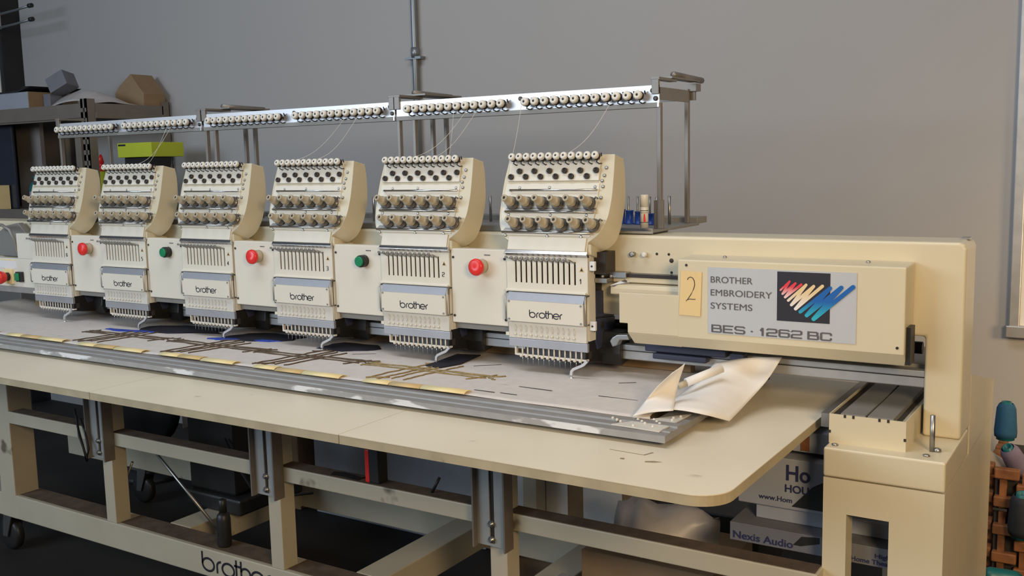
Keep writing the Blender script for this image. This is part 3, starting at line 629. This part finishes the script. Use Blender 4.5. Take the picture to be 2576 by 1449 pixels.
def blob(pts, m, name, parent=cl, h=.004):
    mb = MB(); n = len(pts); cx = sum(p[0] for p in pts)/n; cy = sum(p[1] for p in pts)/n; v = []
    for ring, (s_, z_) in enumerate(((1, 0), (.93, h*.7), (.6, h))):
        for i in range(n):
            for sub in range(3):
                a = pts[i]; b = pts[(i+1) % n]; x = a[0]+(b[0]-a[0])*sub/3; y = a[1]+(b[1]-a[1])*sub/3
                x = cx+(x-cx)*s_*(random.uniform(.72,1.12) if ring < 2 and h < .01 and len(pts) < 6 or ring < 2 and m == 'navy_thread' else 1) ; y = cy+(y-cy)*s_ + random.uniform(-.003,.003)
                v.append((x, y, clothz(x, y)+.0008+z_))
    nn = 3*n; f = []
    for r_ in range(2):
        for i in range(nn): f.append((r_*nn+i, r_*nn+(i+1) % nn, (r_+1)*nn+(i+1) % nn, (r_+1)*nn+i))
    f.append([2*nn+i for i in range(nn)])
    return obj(name, mb.add(v, f), m, parent)
blob([(-1.38,-.03),(-1.24,-.02),(-1.10,.05),(-1.12,.11),(-1.3,.10),(-1.42,.04)], 'navy_thread', 'dark_applique')
blob([(-1.03,-.025),(-.93,.0),(-.82,.06),(-.84,.12),(-1.0,.11),(-1.07,.04)], 'navy_thread', 'dark_applique')
blob([(-.70,.0),(-.60,.0),(-.52,.05),(-.56,.10),(-.68,.09)], 'navy_thread', 'dark_applique')
blob([(-1.495,-.045),(-1.42,-.052),(-1.30,-.03),(-1.29,-.018),(-1.42,-.034),(-1.49,-.035)], 'blue_thread', 'blue_stitching')
blob([(-1.07,-.03),(-1.03,-.03),(-.96,.0),(-.97,.012),(-1.05,-.008)], 'blue_thread', 'blue_stitching')
blob([(-.93,.01),(-.88,.02),(-.85,.04),(-.92,.03)], 'blue_thread', 'blue_stitching')
obj('dark_patch', MB().prism([(-.298,-.052,-.2688),(-.252,-.058,-.2688),(-.235,.0,-.2688),(-.25,.105,-.2688),(-.31,.09,-.2688),(-.30,.0,-.2688)], (0,0,.003)), 'navy_thread', cl, bevel=.001)
# yellow clips along the cloth edge: three per repeat, bright / dull / bright
def clip(x0, x1, bright):
    mb = MB(); rows_ = []
    for i in range(7):
        a = math.pi*i/6; yy = -.2320 - .0135*math.cos(a); zz_ = clothz((x0+x1)/2, -.235) + .0012 + .0048*math.sin(a)
        rows_.append([(x0, yy, zz_), (x1, yy+.0006, zz_+.0004)])
    o = obj('cloth_clip', mb.grid(rows_), 'yellow' if bright else 'yellow_dull', solid=.001)
    return o
nclip = 0
for k in range(7):
    xb_ = -.053 - k*.3365
    for j, (a, b, br_) in enumerate(((-.1125, 0, True), (-.196, -.1145, False), (-.268, -.198, True))):
        if xb_ + a < -2.22: continue
        o = clip(xb_ + a, xb_ + b, br_)
        pos = ['first group from the right', 'second group from the right', 'third group from the right', 'fourth group from the right', 'fifth group from the right', 'sixth group from the right', 'leftmost group'][k]
        tag(o, '%s clip, %s of the %s on the cloth edge' % ('bright yellow' if br_ else 'dull ochre', ('right one', 'middle one', 'left one')[j], pos), 'clip', 'yellow clips along the front edge of the cloth')
# brown taped wooden strip behind the heads
tag(obj('wooden_strip', MB().box(-2.15, .27, .150, .175, -.2685, -.243).box(-.06, .10, .146, .149, -.252, -.243), 'brown_tape', bevel=.001), 'long brown strip standing at the rear of the cloth under the sewing heads', 'strip')

# loose backing paper at the right end of the frame
A = [[(.371,.031,-.215),(.425,.050,-.205),(.462,.062,-.202),(.4955,.066,-.200)],
     [(.355,-.022,-.245),(.402,.001,-.230),(.446,.042,-.232),(.478,.030,-.240)],
     [(.343,-.099,-.262),(.404,-.090,-.248),(.440,-.058,-.256),(.462,-.040,-.272)],
     [(.340,-.215,-.262),(.386,-.201,-.258),(.433,-.188,-.264),(.461,-.132,-.286)]]
def dense(g, n=5):
    def cr(a, b, c, d, t): return tuple(.5*((2*b[k]) + (-a[k]+c[k])*t + (2*a[k]-5*b[k]+4*c[k]-d[k])*t*t + (-a[k]+3*b[k]-3*c[k]+d[k])*t**3) for k in range(3))
    def line(l):
        o = []; l2 = [tuple(2*l[0][k]-l[1][k] for k in range(3))] + list(l) + [tuple(2*l[-1][k]-l[-2][k] for k in range(3))]
        for i in range(len(l)-1):
            for s_ in range(n): o.append(cr(l2[i], l2[i+1], l2[i+2], l2[i+3], s_/n))
        return o + [l[-1]]
    rs = [line(r) for r in g]; return [list(c) for c in zip(*[line(list(c)) for c in zip(*rs)])]
tag(obj('paper_sheet', MB().grid(dense(A)), 'paper', solid=.0008), 'large wavy sheet of backing paper draped over the right end of the frame', 'paper')
Bp = [[(.323,-.251,-.266),(.347,-.225,-.262),(.385,-.212,-.257)], [(.322,-.2,-.252),(.341,-.172,-.240),(.362,-.148,-.250)],
      [(.340,-.185,-.225),(.353,-.150,-.215),(.364,-.140,-.225)], [(.366,-.172,-.197),(.376,-.163,-.189),(.3855,-.1595,-.180)]]
tag(obj('paper_flap', MB().grid(dense(Bp)), 'paper', solid=.0008), 'torn pointed piece of backing paper standing up left of the draped sheet', 'paper')
t = thing('paper_tube', 'white rolled tube lying between the two pieces of backing paper', 'tube', (.37, -.07, -.25))
obj('tube_body', MB().cyl((.357,-.086,-.234), (.407,-.028,-.212), .0085, 16), 'paper', t)
obj('tube_tip', MB().cyl((.346,-.099,-.240), (.358,-.085,-.2345), .0062, 14), 'beige', t)

# ------------------------------------------------------------------ thread rack on the beam
rk = thing('thread_rack', 'tall grey thread rack of three long disc rails standing above the sewing heads', 'thread rack', (-.85, .25, .035))
# tray the posts stand on
obj('rack_tray', MB().box(-1.93, .205, .10, .36, .037, .043).box(-1.93, .205, .098, .102, .034, .047), 'grey_paint', rk, bevel=.001)
obj('tray_front_trim', MB().prism([(.02, .092, .036), (.02, .090, .041), (.02, .098, .0465), (.02, .100, .036)], (.185, 0, 0)), 'steel', rk)
obj('tray_rear_flange', MB().box(-1.93, .20, .36, .42, .040, .055), 'grey_paint', rk, bevel=.001)
obj('tray_support', MB().box(-1.93, .20, .105, .19, zt+.0002, .037), 'dark', rk)
yr = .145
def rail(x0, x1, right_end):
    r_ = obj('disc_rail', MB().box(x0, x1, yr-.002, yr+.002, .312, .349).box(x0, x1, yr-.004, yr+.02, .303, .312), 'bright_alu', rk)
    lbl(r_, 'silver rail with two rows of twelve discs')
    obj('rail_flange', MB().box(x0, x1-.004, yr-.0042, yr+.021, .3025, .3125), 'grey_paint', r_)
    n = Vector((0, -1, .12)).normalized()
    cr_ = x1 - .201
    for i in range(12):
        for xx in (cr_ + .160 - i*.0257, cr_ - .189 - i*.0250):
            white_disc(r_, (xx+.002, yr-.002, .326), n)
    for xx in (cr_+.186, cr_-.146, cr_ + .172):
        z_ = .338 if xx != cr_+.172 else .321
        obj('rail_screw', MB().lathe((xx if z_ != .321 else cr_+.193, yr-.002, z_), (0,-1,0), [(.0052, 0), (.0052, .002), (.003, .003)], 12), 'stud', r_)
    for xx in (x1, x0+.012):
        obj('end_bracket', MB().box(xx-.016, xx, yr-.006, yr+.002, .330, .362).box(xx-.018, xx+.002, yr-.006, yr+.09, .360, .366).box(xx-.002, xx, yr, yr+.16, .318, .345), 'rack_steel', r_, bevel=.0008)
for x0, x1 in ((-.513, .201), (-1.227, -.519), (-1.93, -1.237)): rail(x0, x1, True)
for x0, x1 in ((.182, .206), (-.535, -.465), (-1.25, -1.18)):
    obj('top_bar', MB().tube([(x0+.018, .22, .375), (x0+.018, .385, .371)], .007, 10).box(x0, x1, .335, .365, .345, .362).box(x0, x1, .20, .36, .366, .370), 'rack_steel', rk)
obj('rear_bar', MB().box(-1.93, .2, .344, .352, .325, .345), 'rack_steel', rk)
for x, y in ((.200, .150), (-.509, .150), (-.460, .150), (-1.222, .150), (-1.185, .150), (-1.925, .150), (.186, .335), (-.544, .335), (-.499, .335), (-1.263, .335), (-1.221, .335), (-1.93, .335)):
    obj('rack_post', MB().box(x-.0055, x+.0035, y-.006, y+.006, .043, .35 if y > .2 else .312), 'rack_steel', rk, bevel=.0008)
    if abs(x - .2) < .001: obj('post_foot', MB().box(x-.014, x+.006, y-.004, y+.008, .043, .105), 'rack_steel', rk, bevel=.001)
for k in range(13):
    for y in (.22, .29):
        x = .16 - k*.165
        obj('spool_pin', MB().cyl((x, y, .043), (x, y, .108), .0035, 8), 'dull_steel', rk)
for i, (x, y, h) in enumerate(((.040, .285, .034), (.066, .275, .032), (.092, .27, .030), (.127, .262, .026))):
    t = tag(obj('thread_spool', MB().lathe((x, y, .0432), (0, 0, 1), [(.0115, 0), (.0115, .002), (.0095, .003), (.0088, h-.003), (.0098, h-.002), (.0098, h)], 18), 'blue'),
        ('squat blue thread spool on the rack tray, partly hidden by the first head', 'tallest fully seen blue thread spool on the rack tray', 'blue thread spool just left of the white marker on the tray', 'shortest blue thread spool right of the white marker by the post')[i], 'thread spool', 'blue spools on the rack tray')
    obj('spool_pin', MB().cyl((x, y-.006, .043), (x, y-.006, .108), .0025, 8), 'dull_steel', rk)
t = thing('glue_marker', 'white marker tube with red and black print standing on the rack tray', 'marker', (.177, .117, .0445))
obj('tube_body', MB().lathe((.177, .117, .0472), (0, 0, 1), [(.0088, 0), (.0088, .042), (.0082, .045)], 20), 'white_knob', t)
obj('tube_cap', MB().lathe((.177, .117, .0922), (0, 0, 1), [(.0090, 0), (.0090, .024), (.0086, .0255)], 20), 'white_knob', t)
obj('printed_band', MB().lathe((.177, .117, .058), (0, 0, 1), [(.0090, 0), (.0090, .0012)], 20, caps=False).lathe((.177, .117, .083), (0, 0, 1), [(.0090, 0), (.0090, .0014)], 20, caps=False).lathe((.177,.117,.079),(0,0,1),[(.0090,0),(.0090,.0008)],20,caps=False), 'black_ink', t)
obj('red_print', MB().prism([(.1795, .1075, .060), (.1835, .1105, .060), (.1820, .109, .077), (.1805, .1075, .077)], (.0004, -.0006, 0)), 'red', t)
# thin threads running from the rails down to the heads
for i, (a, b, sag) in enumerate((((.10,.12,.32),(.03,.03,.205),.02), ((-.13,.12,.32),(-.10,.03,.206),.01), ((-.25,.12,.32),(-.38,.03,.206),.04), ((-.28,.12,.32),(-.40,.03,.206),.045), ((-.32,.12,.32),(-.29,.03,.206),.05), ((-.62,.12,.32),(-.72,.03,.206),.05), ((-.66,.12,.32),(-.80,.03,.206),.03), ((-1.34,.12,.32),(-1.43,.03,.206),.05), ((-1.36,.12,.32),(-1.45,.03,.206),.055))):
    pts = []
    for k in range(13):
        t_ = k/12; pts.append((a[0]+(b[0]-a[0])*t_, a[1]+(b[1]-a[1])*t_, a[2]+(b[2]-a[2])*t_ - sag*math.sin(math.pi*t_)*(.6 if i % 2 else 1)))
    tag(obj('loose_thread', MB().tube(pts, .0005, 4), 'white_knob'), ('thread hanging slack from the right rail above the first head', 'upright thread from the right rail to the first head', 'left slanting thread above the second head', 'lower slanting thread above the second head', 'thread bowing right down to the second head', 'slanting thread right of the third head', 'nearly straight thread down to the third head', 'outer curved thread right of the yellow green box', 'inner curved thread right of the yellow green box')[i], 'thread', 'thin threads from the rack down to the heads')

# ------------------------------------------------------------------ shelving at the far left
sh = thing('steel_shelving', 'brown grey steel shelving unit against the wall behind the left sewing heads', 'shelving', (-3.5, 1.08, FLOOR))
SX = -2.79
def angle_post(x, y, sx, sy):
    mb = MB(); z0, z1 = FLOOR, .505; w = .042
    mb.box(min(x, x+sx*.003), max(x, x+sx*.003), min(y, y+sy*w), max(y, y+sy*w), z0, z1)     # flange facing sideways
    xa_, xb_ = sorted((x, x+sx*w)); ya, yb = sorted((y, y+sy*.003))                           # punched flange facing front
    mb.box(xa_, xa_+w*.36, ya, yb, z0, z1); mb.box(xb_-w*.36, xb_, ya, yb, z0, z1)
    z = z0
    while z < z1-.04: mb.box(xa_, xb_, ya, yb, z, z+.026); z += .046
    mb.box(xa_, xb_, ya, yb, z1-.04, z1)
    return obj('post', mb, 'shelf', sh)
for x, y, a, b in ((SX, .85, -1, 1), (SX, 1.285, -1, -1), (-4.5, .85, 1, 1), (-4.5, 1.285, 1, -1)): angle_post(x, y, a, b)
obj('post', MB().box(SX-.10, SX-.06, .85, .853, FLOOR, .38).box(SX-.06, SX-.058, .85, .89, FLOOR, .38), 'shelf', sh)
for z in (.482, .020, -.50):
    s_ = obj('shelf_board', MB().box(-4.5, SX-.003, .856, 1.28, z-.014, z), 'shelf_board', sh)
    obj('front_beam', MB().box(-4.46, SX-.042, .852, .858, z-.066, z+.004).box(-4.46, SX-.042, .846, .852, z-.058, z-.036), 'shelf', sh, bevel=.001)
    obj('side_beam', MB().box(SX-.004, SX, .89, 1.25, z-.060, z+.004).box(SX, SX+.005, .89, 1.25, z-.060, z-.036), 'shelf', sh, bevel=.001)
# on the top shelf
t = thing('flat_carton', 'white open carton with a dark lid flap on the top shelf at the left edge', 'box', (-3.5, 1.0, .483))
obj('carton_body', MB().box(-3.65, -3.245, .87, 1.12, .4835, .560), 'card_white', t)
obj('carton_side', MB().box(-3.245, -3.241, .87, 1.12, .4835, .560), 'card', t)
obj('lid_flap', MB().prism([(-3.65, .865, .566), (-3.31, .865, .568), (-3.27, .865, .585), (-3.22, .87, .583), (-3.25, .87, .575), (-3.32, .865, .561), (-3.65, .865, .561)], (0, .26, 0)), 'black', t)
t = tag(obj('leaning_box', MB().obox((-3.10, .95, .592), (.048, .042, .036), Matrix.Rotation(R(-28), 3, 'Y') @ Matrix.Rotation(R(20), 3, 'Z')), 'grey_card', bevel=.002), 'small grey blue box tilted on its corner on the top shelf', 'box')
tag(obj('small_upright_box', MB().box(-3.175, -3.125, .90, .96, .4835, .545), 'grey_card', bevel=.002), 'grey upright box holding up the tilted box on the top shelf', 'box')
tag(obj('wrapped_bundle', MB().grid(dense([[(-3.1,.88,.484),(-2.98,.88,.500),(-2.86,.88,.50),(-2.80,.88,.485)],[(-3.12,.98,.54),(-2.98,.98,.555),(-2.88,.98,.53),(-2.80,.98,.495)],[(-3.1,1.04,.54),(-2.98,1.05,.54),(-2.88,1.05,.525),(-2.80,1.04,.49)],[(-3.1,1.12,.486),(-2.98,1.12,.486),(-2.86,1.12,.486),(-2.80,1.12,.486)]])), 'plastic_bag', solid=.002), 'clear plastic wrapped bundle lying flat on the top shelf', 'bundle')
tag(obj('cardboard_box', MB().prism([(-2.99,1.15,.484),(-2.80,1.15,.484),(-2.795,1.15,.54),(-2.83,1.15,.575),(-2.88,1.15,.632),(-2.96,1.15,.585),(-3.0,1.15,.55)], (0,.12,0)), 'card', bevel=.002), 'brown open cardboard box with a raised flap on the right of the top shelf', 'box')
# middle shelf things
t = thing('carton', 'yellow green carton with black print above the second head from the left', 'box', (-2.62, 1.05, .249))
obj('carton_body', MB().box(-2.737, -2.508, .95, 1.12, .249, .311), 'lime', t, bevel=.002)
obj('printed_mark', MB().box(-2.73, -2.68, .9495, .9502, .298, .306), 'black_ink', t)
t = tag(obj('dark_tray', MB().prism([(-2.71,.97,.021),(-2.62,.97,.021),(-2.55,.97,.2485),(-2.72,.97,.2485)], (0,.12,0)), 'black', bevel=.003), 'black crate holding up the yellow green carton', 'crate')
tag(obj('monitor_back', MB().box(-3.95, -3.50, .93, .945, .0205, .455), 'screen', bevel=.006), 'dark blue flat panel standing on the middle shelf at the left edge', 'panel')
tag(obj('cardboard_sheet', MB().box(-3.66, -3.461, 1.05, 1.07, .0205, .46), 'board'), 'grey brown board standing on the shelf right of the dark panel', 'board')
t = thing('teal_bottle', 'teal plastic bottle with a pale label on the middle shelf', 'bottle', (-3.30, .92, .021))
obj('bottle_body', MB().lathe((-3.30,.92,.0205), (0,0,1), [(.036,0),(.040,.01),(.040,.10),(.030,.125),(.016,.135)], 20), 'teal', t)
obj('bottle_cap', MB().lathe((-3.30,.92,.155), (0,0,1), [(.020,0),(.020,.02),(.017,.024)], 16), 'teal', t)
obj('bottle_label', MB().lathe((-3.30,.92,.055), (0,0,1), [(.0405,0),(.0405,.05)], 20, caps=False), 'card_white', t)
t = thing('dark_bottle', 'dark blue bottle with a white label just right of the teal bottle', 'bottle', (-3.18, .94, .021))
obj('bottle_body', MB().lathe((-3.18,.94,.0205), (0,0,1), [(.034,0),(.036,.01),(.036,.12),(.026,.14)], 20), 'navy', t)
obj('bottle_label', MB().lathe((-3.18,.94,.05), (0,0,1), [(.0365,0),(.0365,.06)], 20, caps=False), 'card_white', t)
tag(obj('yellow_box', MB().box(-3.70, -3.545, .86, .925, .0205, .135), 'yellow', bevel=.002), 'small yellow box on the middle shelf at the left edge', 'box')
t = thing('squeeze_bottle', 'green squeeze bottle with a red nozzle seen between the two leftmost heads', 'bottle', (-2.93, 1.0, .021))
obj('bottle_body', MB().lathe((-2.93,1.0,.0205), (0,0,1), [(.036,0),(.038,.01),(.038,.13),(.026,.165),(.016,.172)], 20), 'lime', t)
obj('nozzle', MB().lathe((-2.93,1.0,.192), (0,0,1), [(.019,0),(.019,.02),(.011,.024),(.011,.036),(.014,.038),(.009,.062),(.004,.075)], 16), 'red', t)
t = thing('electronic_box', 'dark electronic box with a round black knob below the middle shelf at left', 'device', (-3.6, .9, -.08))
obj('device_body', MB().box(-3.9, -3.42, .85, 1.1, -.085, -.047), 'navy', t, bevel=.004)
obj('device_foot', MB().box(-3.9, -3.42, .86, 1.1, -.49, -.085), 'grey_paint', t, bevel=.004)
obj('round_knob', MB().lathe((-3.46,.85,-.07), (0,-1,0), [(.024,0),(.022,.025),(.018,.03)], 20), 'black', t)

tag(obj('white_strip', MB().box(-3.618, -3.597, 1.275, 1.299, .03, .44), 'white'), 'narrow white strip on the wall seen between the shelving posts', 'strip')
# ------------------------------------------------------------------ things under and beside the machine
t = thing('black_spray_bottle', 'black bottle with a narrow neck standing on the lower front rail', 'bottle', (-.990, -.075, -.829))
obj('bottle_body', MB().lathe((-.990,-.075,-.8288), (0,0,1), [(.017,0),(.019,.004),(.019,.075),(.017,.088),(.010,.096)], 20), 'black', t)
obj('bottle_neck', MB().lathe((-.990,-.075,-.7328), (0,0,1), [(.0105,0),(.0105,.034),(.006,.037)], 16), 'black', t)
t = thing('black_case', 'black upright case with a red side standing on the upper rail under the table', 'case', (-.42, -.08, -.5538))
obj('case_body', MB().box(-.437, -.407, -.105, -.07, -.5538, -.452), 'black', t, bevel=.003)
obj('red_side', MB().box(-.450, -.4375, -.103, -.075, -.5538, -.475), 'red', t, bevel=.001)
tag(obj('pen', MB().cyl((-.262, -.09, -.5535), (-.243, -.085, -.517), .0035, 8), 'black'), 'black pen standing tilted on the upper rail', 'pen')
tag(obj('oily_rag', MB().grid(dense([[(-.56,-.105,-.5535),(-.52,-.105,-.551),(-.47,-.105,-.5535)],[(-.56,-.09,-.548),(-.52,-.09,-.545),(-.47,-.09,-.550)],[(-.56,-.075,-.5535),(-.52,-.075,-.5535),(-.47,-.075,-.5535)]])), 'dark'), 'crumpled dark rag on the upper rail beside the black case', 'rag')
# boxes stacked at the right end
t = thing('speaker_box', 'flat grey carton with dark lettering, lowest of the stack under the table at right', 'box', (.61, .12, -.553))
obj('box_body', MB().box(.425, .800, -.028, .28, -.5535, -.517), 'grey_card', t, bevel=.001)
text('box_lettering', 'Nexis Audio', .0205, 'ink_blue', t, (.432, -.0288, -.548), width=.118, bold=.00025)
text('box_lettering', 'Home Theater', .0125, 'ink_blue', t, (.658, -.0288, -.549), width=.080, bold=.0001)
text('box_lettering', 'High', .0115, 'ink_blue', t, (.700, -.0288, -.5365), width=.026, bold=.0001)
obj('black_patch', MB().prism([(.550,-.0286,-.541),(.566,-.0286,-.522),(.60,-.0286,-.518),(.60,-.0286,-.530),(.565,-.0286,-.541)], (0, .0004, 0)), 'black', t)
t = thing('upper_carton', 'large pale carton with big blue lettering in the middle of the stack at right', 'box', (.64, .15, -.515))
obj('box_lid', MB().box(.428, .800, .010, .30, -.487, -.386), 'card_white', t, bevel=.002)
obj('box_lower', MB().box(.462, .795, .018, .29, -.5165, -.4875), 'card_white', t, bevel=.002)
text('box_lettering', 'Ho', .043, 'ink_blue', t, (.524, .0092, -.428), width=.046, bold=.0008)
text('box_lettering', 'HOU', .021, 'ink_blue', t, (.522, .0092, -.452), width=.046, bold=.0004)
text('box_lettering', 'www.Hom', .014, 'ink_blue', t, (.470, .0092, -.473), width=.066, bold=.0001)
obj('black_patch', MB().prism([(.535,.0094,-.480),(.575,.0094,-.435),(.60,.0094,-.42),(.60,.0094,-.480)], (0, .0006, 0)), 'black', t)
t = thing('small_carton', 'small white carton with a dark red panel, topmost of the stack at right', 'box', (.6, .14, -.375))
obj('box_body', MB().box(.53, .61, .03, .2, -.3745, -.335), 'card_white', t)
obj('red_panel', MB().box(.545, .562, .029, .031, -.372, -.342), 'wood', t)
# plastic bag, brown cartons and papers behind the rails
g = []
for j in range(9):
    r_ = []
    for i in range(13):
        u = i/12; v = j/8; a = v*math.pi
        r_.append((.05+.25*u + .012*math.sin(7*u+3*v), .22 - .10*math.cos(a)*math.sin(math.pi*min(1,max(.05,u))) , -.70 + .095*math.sin(a) + .010*math.sin(13*u+9*v)+random.uniform(-.006,.006)))
    g.append(r_)
tag(obj('plastic_bag', MB().grid(g), 'plastic_bag', solid=.0015), 'crumpled translucent plastic bag on the brown carton under the table', 'bag')
tag(obj('cardboard_carton', MB().box(.02, .34, .10, .36, -.829, -.70), 'card', bevel=.003), 'brown carton standing under the crumpled plastic bag', 'box')
tag(obj('dark_carton', MB().box(.0, .30, .52, .72, -1.05, -.72), 'black', bevel=.004), 'dark box on the floor behind the brown carton', 'box')
t = thing('brown_carton', 'tall brown carton with pale papers taped to it behind the stand', 'box', (-.2, .6, FLOOR))
obj('box_body', MB().box(-.42, -.03, .52, .8, FLOOR, -.62), 'card', t, bevel=.003)
for x0, x1, z0, z1 in ((-.425,-.385,-.80,-.63),(-.32,-.25,-.82,-.63),(-.20,-.08,-.80,-.63)):
    obj('paper_label', MB().box(x0, x1, .517, .5195, z0, z1), 'white', t)
tag(obj('large_pale_carton', MB().box(-1.40, -.66, .70, 1.0, FLOOR, -.58), 'pale_carton', bevel=.004), 'large pale carton on the floor behind the middle of the stand', 'box')
tag(obj('narrow_brown_carton', MB().box(-1.62, -1.46, .68, .95, FLOOR, -.60), 'card', bevel=.004), 'narrow brown carton left of the large pale carton', 'box')
tag(obj('blue_white_bin', MB().lathe((-1.97,.80,FLOOR), (0,0,1), [(.09,0),(.12,.02),(.13,.42),(.13,.44)], 28), 'card_white'), 'pale blue white bin seen in the gap under the table at left', 'bin')
t = thing('office_chair', 'black chair back behind the stand under the left table panel', 'chair', (-2.3, .75, FLOOR))
obj('chair_back', MB().lathe((-2.30,.70,-.76), (0.3,-1,0), [(.03,0),(.13,.006),(.16,.03),(.13,.05),(.03,.055)], 28), 'black', t)
obj('chair_stem', MB().cyl((-2.30,.7,-1.02), (-2.30,.7,-.86), .02), 'black', t)
obj('chair_base', MB().lathe((-2.30,.7,FLOOR), (0,0,1), [(.14,0),(.13,.02),(.04,.05)], 20), 'black', t)
t = thing('motor_box', 'black motor casing hung inside the stand left of the middle post', 'motor', (-1.28, .2, -.8))
obj('motor_casing', MB().box(-1.36, -1.16, .12, .34, -.7785, -.50).box(-1.36, -1.12, .10, .36, -.829, -.7785), 'black', t, bevel=.008)
obj('motor_cable', MB().tube([(-1.18,.11,-.60),(-1.1,.08,-.66),(-1.06,.1,-.74),(-1.0,.15,-.76),(-.92,.2,-.75)], .004, 8), 'black', t)
tag(obj('guide_rod', MB().cyl((-1.33,-.04,-.60), (-1.08,-.02,-.818), .0045, 8), 'dull_steel'), 'thin metal rod leaning inside the stand against the lower rail', 'rod')
tag(obj('thin_stick', MB().cyl((-1.52,-.04,-.826), (-1.40,-.05,-.66), .0035, 8), 'dull_steel'), 'thin pale stick leaning against the left slotted bracket', 'stick')
tag(obj('wire_bundle', MB().tube([(-1.55,-.125,-.50),(-1.53,-.13,-.56),(-1.50,-.14,-.60),(-1.47,-.15,-.64),(-1.45,-.155,-.60),(-1.47,-.15,-.55),(-1.50,-.14,-.52)], .0035, 6).tube([(-1.54,-.125,-.52),(-1.50,-.15,-.57),(-1.46,-.155,-.63)], .003, 6), 'dark'), 'tangled dark wires hanging at the left slotted bracket', 'wires')
tag(obj('folded_white_sheet', MB().prism([(-.045,.05,-.9),(-.02,.05,-.755),(.06,.05,-.77),(.16,.05,-.83),(.16,.05,-.9)], (0,.03,0)), 'card_white', bevel=.004), 'white folded sheet sticking up below the upper rail at bottom centre', 'sheet')

# ------------------------------------------------------------------ basket and thread cones at the right edge
bk = thing('woven_basket', 'red brown woven basket standing on the floor behind the end column', 'basket', (1.1, 1.02, FLOOR))
wb = MB()
nx = 12; z = FLOOR + .04; rowi = 0
while z < -.60:
    for i in range(nx):
        if (i + rowi) % 2: 
            x = .80 + i*.05; wb.box(x, x+.056, .815, .838, z, z+.026)
        y = .84 + i*.03
        if (i + rowi) % 2: wb.box(.778, .796, y, y+.034, z, z+.026)
    z += .036; rowi += 1
obj('weave', wb, 'wood', bk, bevel=.003)
obj('stakes', (lambda m_: [m_.box(.812+i*.05, .828+i*.05, .826, .842, FLOOR, -.60) for i in range(12)] and m_)(MB()), 'wood', bk)
obj('lining', MB().box(.80, 1.4, .842, 1.2, FLOOR, -.625), 'hole', bk)
def cone(x, y, z, col, label, tilt=(0, 0, 1), s=1.0):
    t = thing('thread_cone', label, 'thread cone', (x, y, z), 'thread cones in the basket'); ax = Vector(tilt).normalized(); c = Vector((x, y, z))
    obj('wound_thread', MB().lathe(c, ax, [(r_*s, h*s) for r_, h in ((.014,0),(.024,.003),(.025,.015),(.021,.070),(.0165,.080),(.014,.082))], 20, caps=False), col, t)
    obj('cone_core', MB().lathe(c, ax, [(.020*s,-.004*s),(.011*s,.086*s),(.0075*s,.086*s),(.008*s,.070*s)], 16), 'hole' if col == 'blue' else 'teal', t)
cone(.800, .98, -.555, 'ink_cone', 'blue green thread cone standing tallest at the back of the basket') if False else None
M['cone_blue'] = mat('blue_green_thread', (.012, .08, .17), .8, var=.1, scale=60)
M['cone_lilac'] = mat('lilac_thread', (.16, .13, .20), .8, var=.1, scale=60)
M['cone_white'] = mat('white_thread', (.40, .34, .27), .8, var=.1, scale=60)
M['cone_black'] = mat('black_thread', (.02, .025, .035), .8, var=.1, scale=60)
cone(.804, .99, -.553, 'cone_blue', 'blue green thread cone standing tallest at the back of the basket', s=1.12)
cone(.806, .93, -.625, 'cone_white', 'white thread cone lying tilted below the tall blue green cone', (-.5, -.4, .5))
cone(.855, .90, -.615, 'cone_lilac', 'lilac thread cone with a teal core at the right edge', (-.35, -.5, .8), 1.1)
cone(.868, .80, -.74, 'cone_black', 'black thread cone hanging over the basket front at the right edge', (0, -.2, 1), 1.3)
cone(.865, .79, -.86, 'teal', 'teal thread cone low in front of the basket', (-.8, -.4, .2), 1.0)
t = tag(obj('metal_clasp', MB().box(.800, .832, .812, .816, -.694, -.688), 'steel'), 'small shiny metal clasp on the basket front', 'clasp')

for o in bpy.data.objects:
    if '_o' in o: del o['_o']
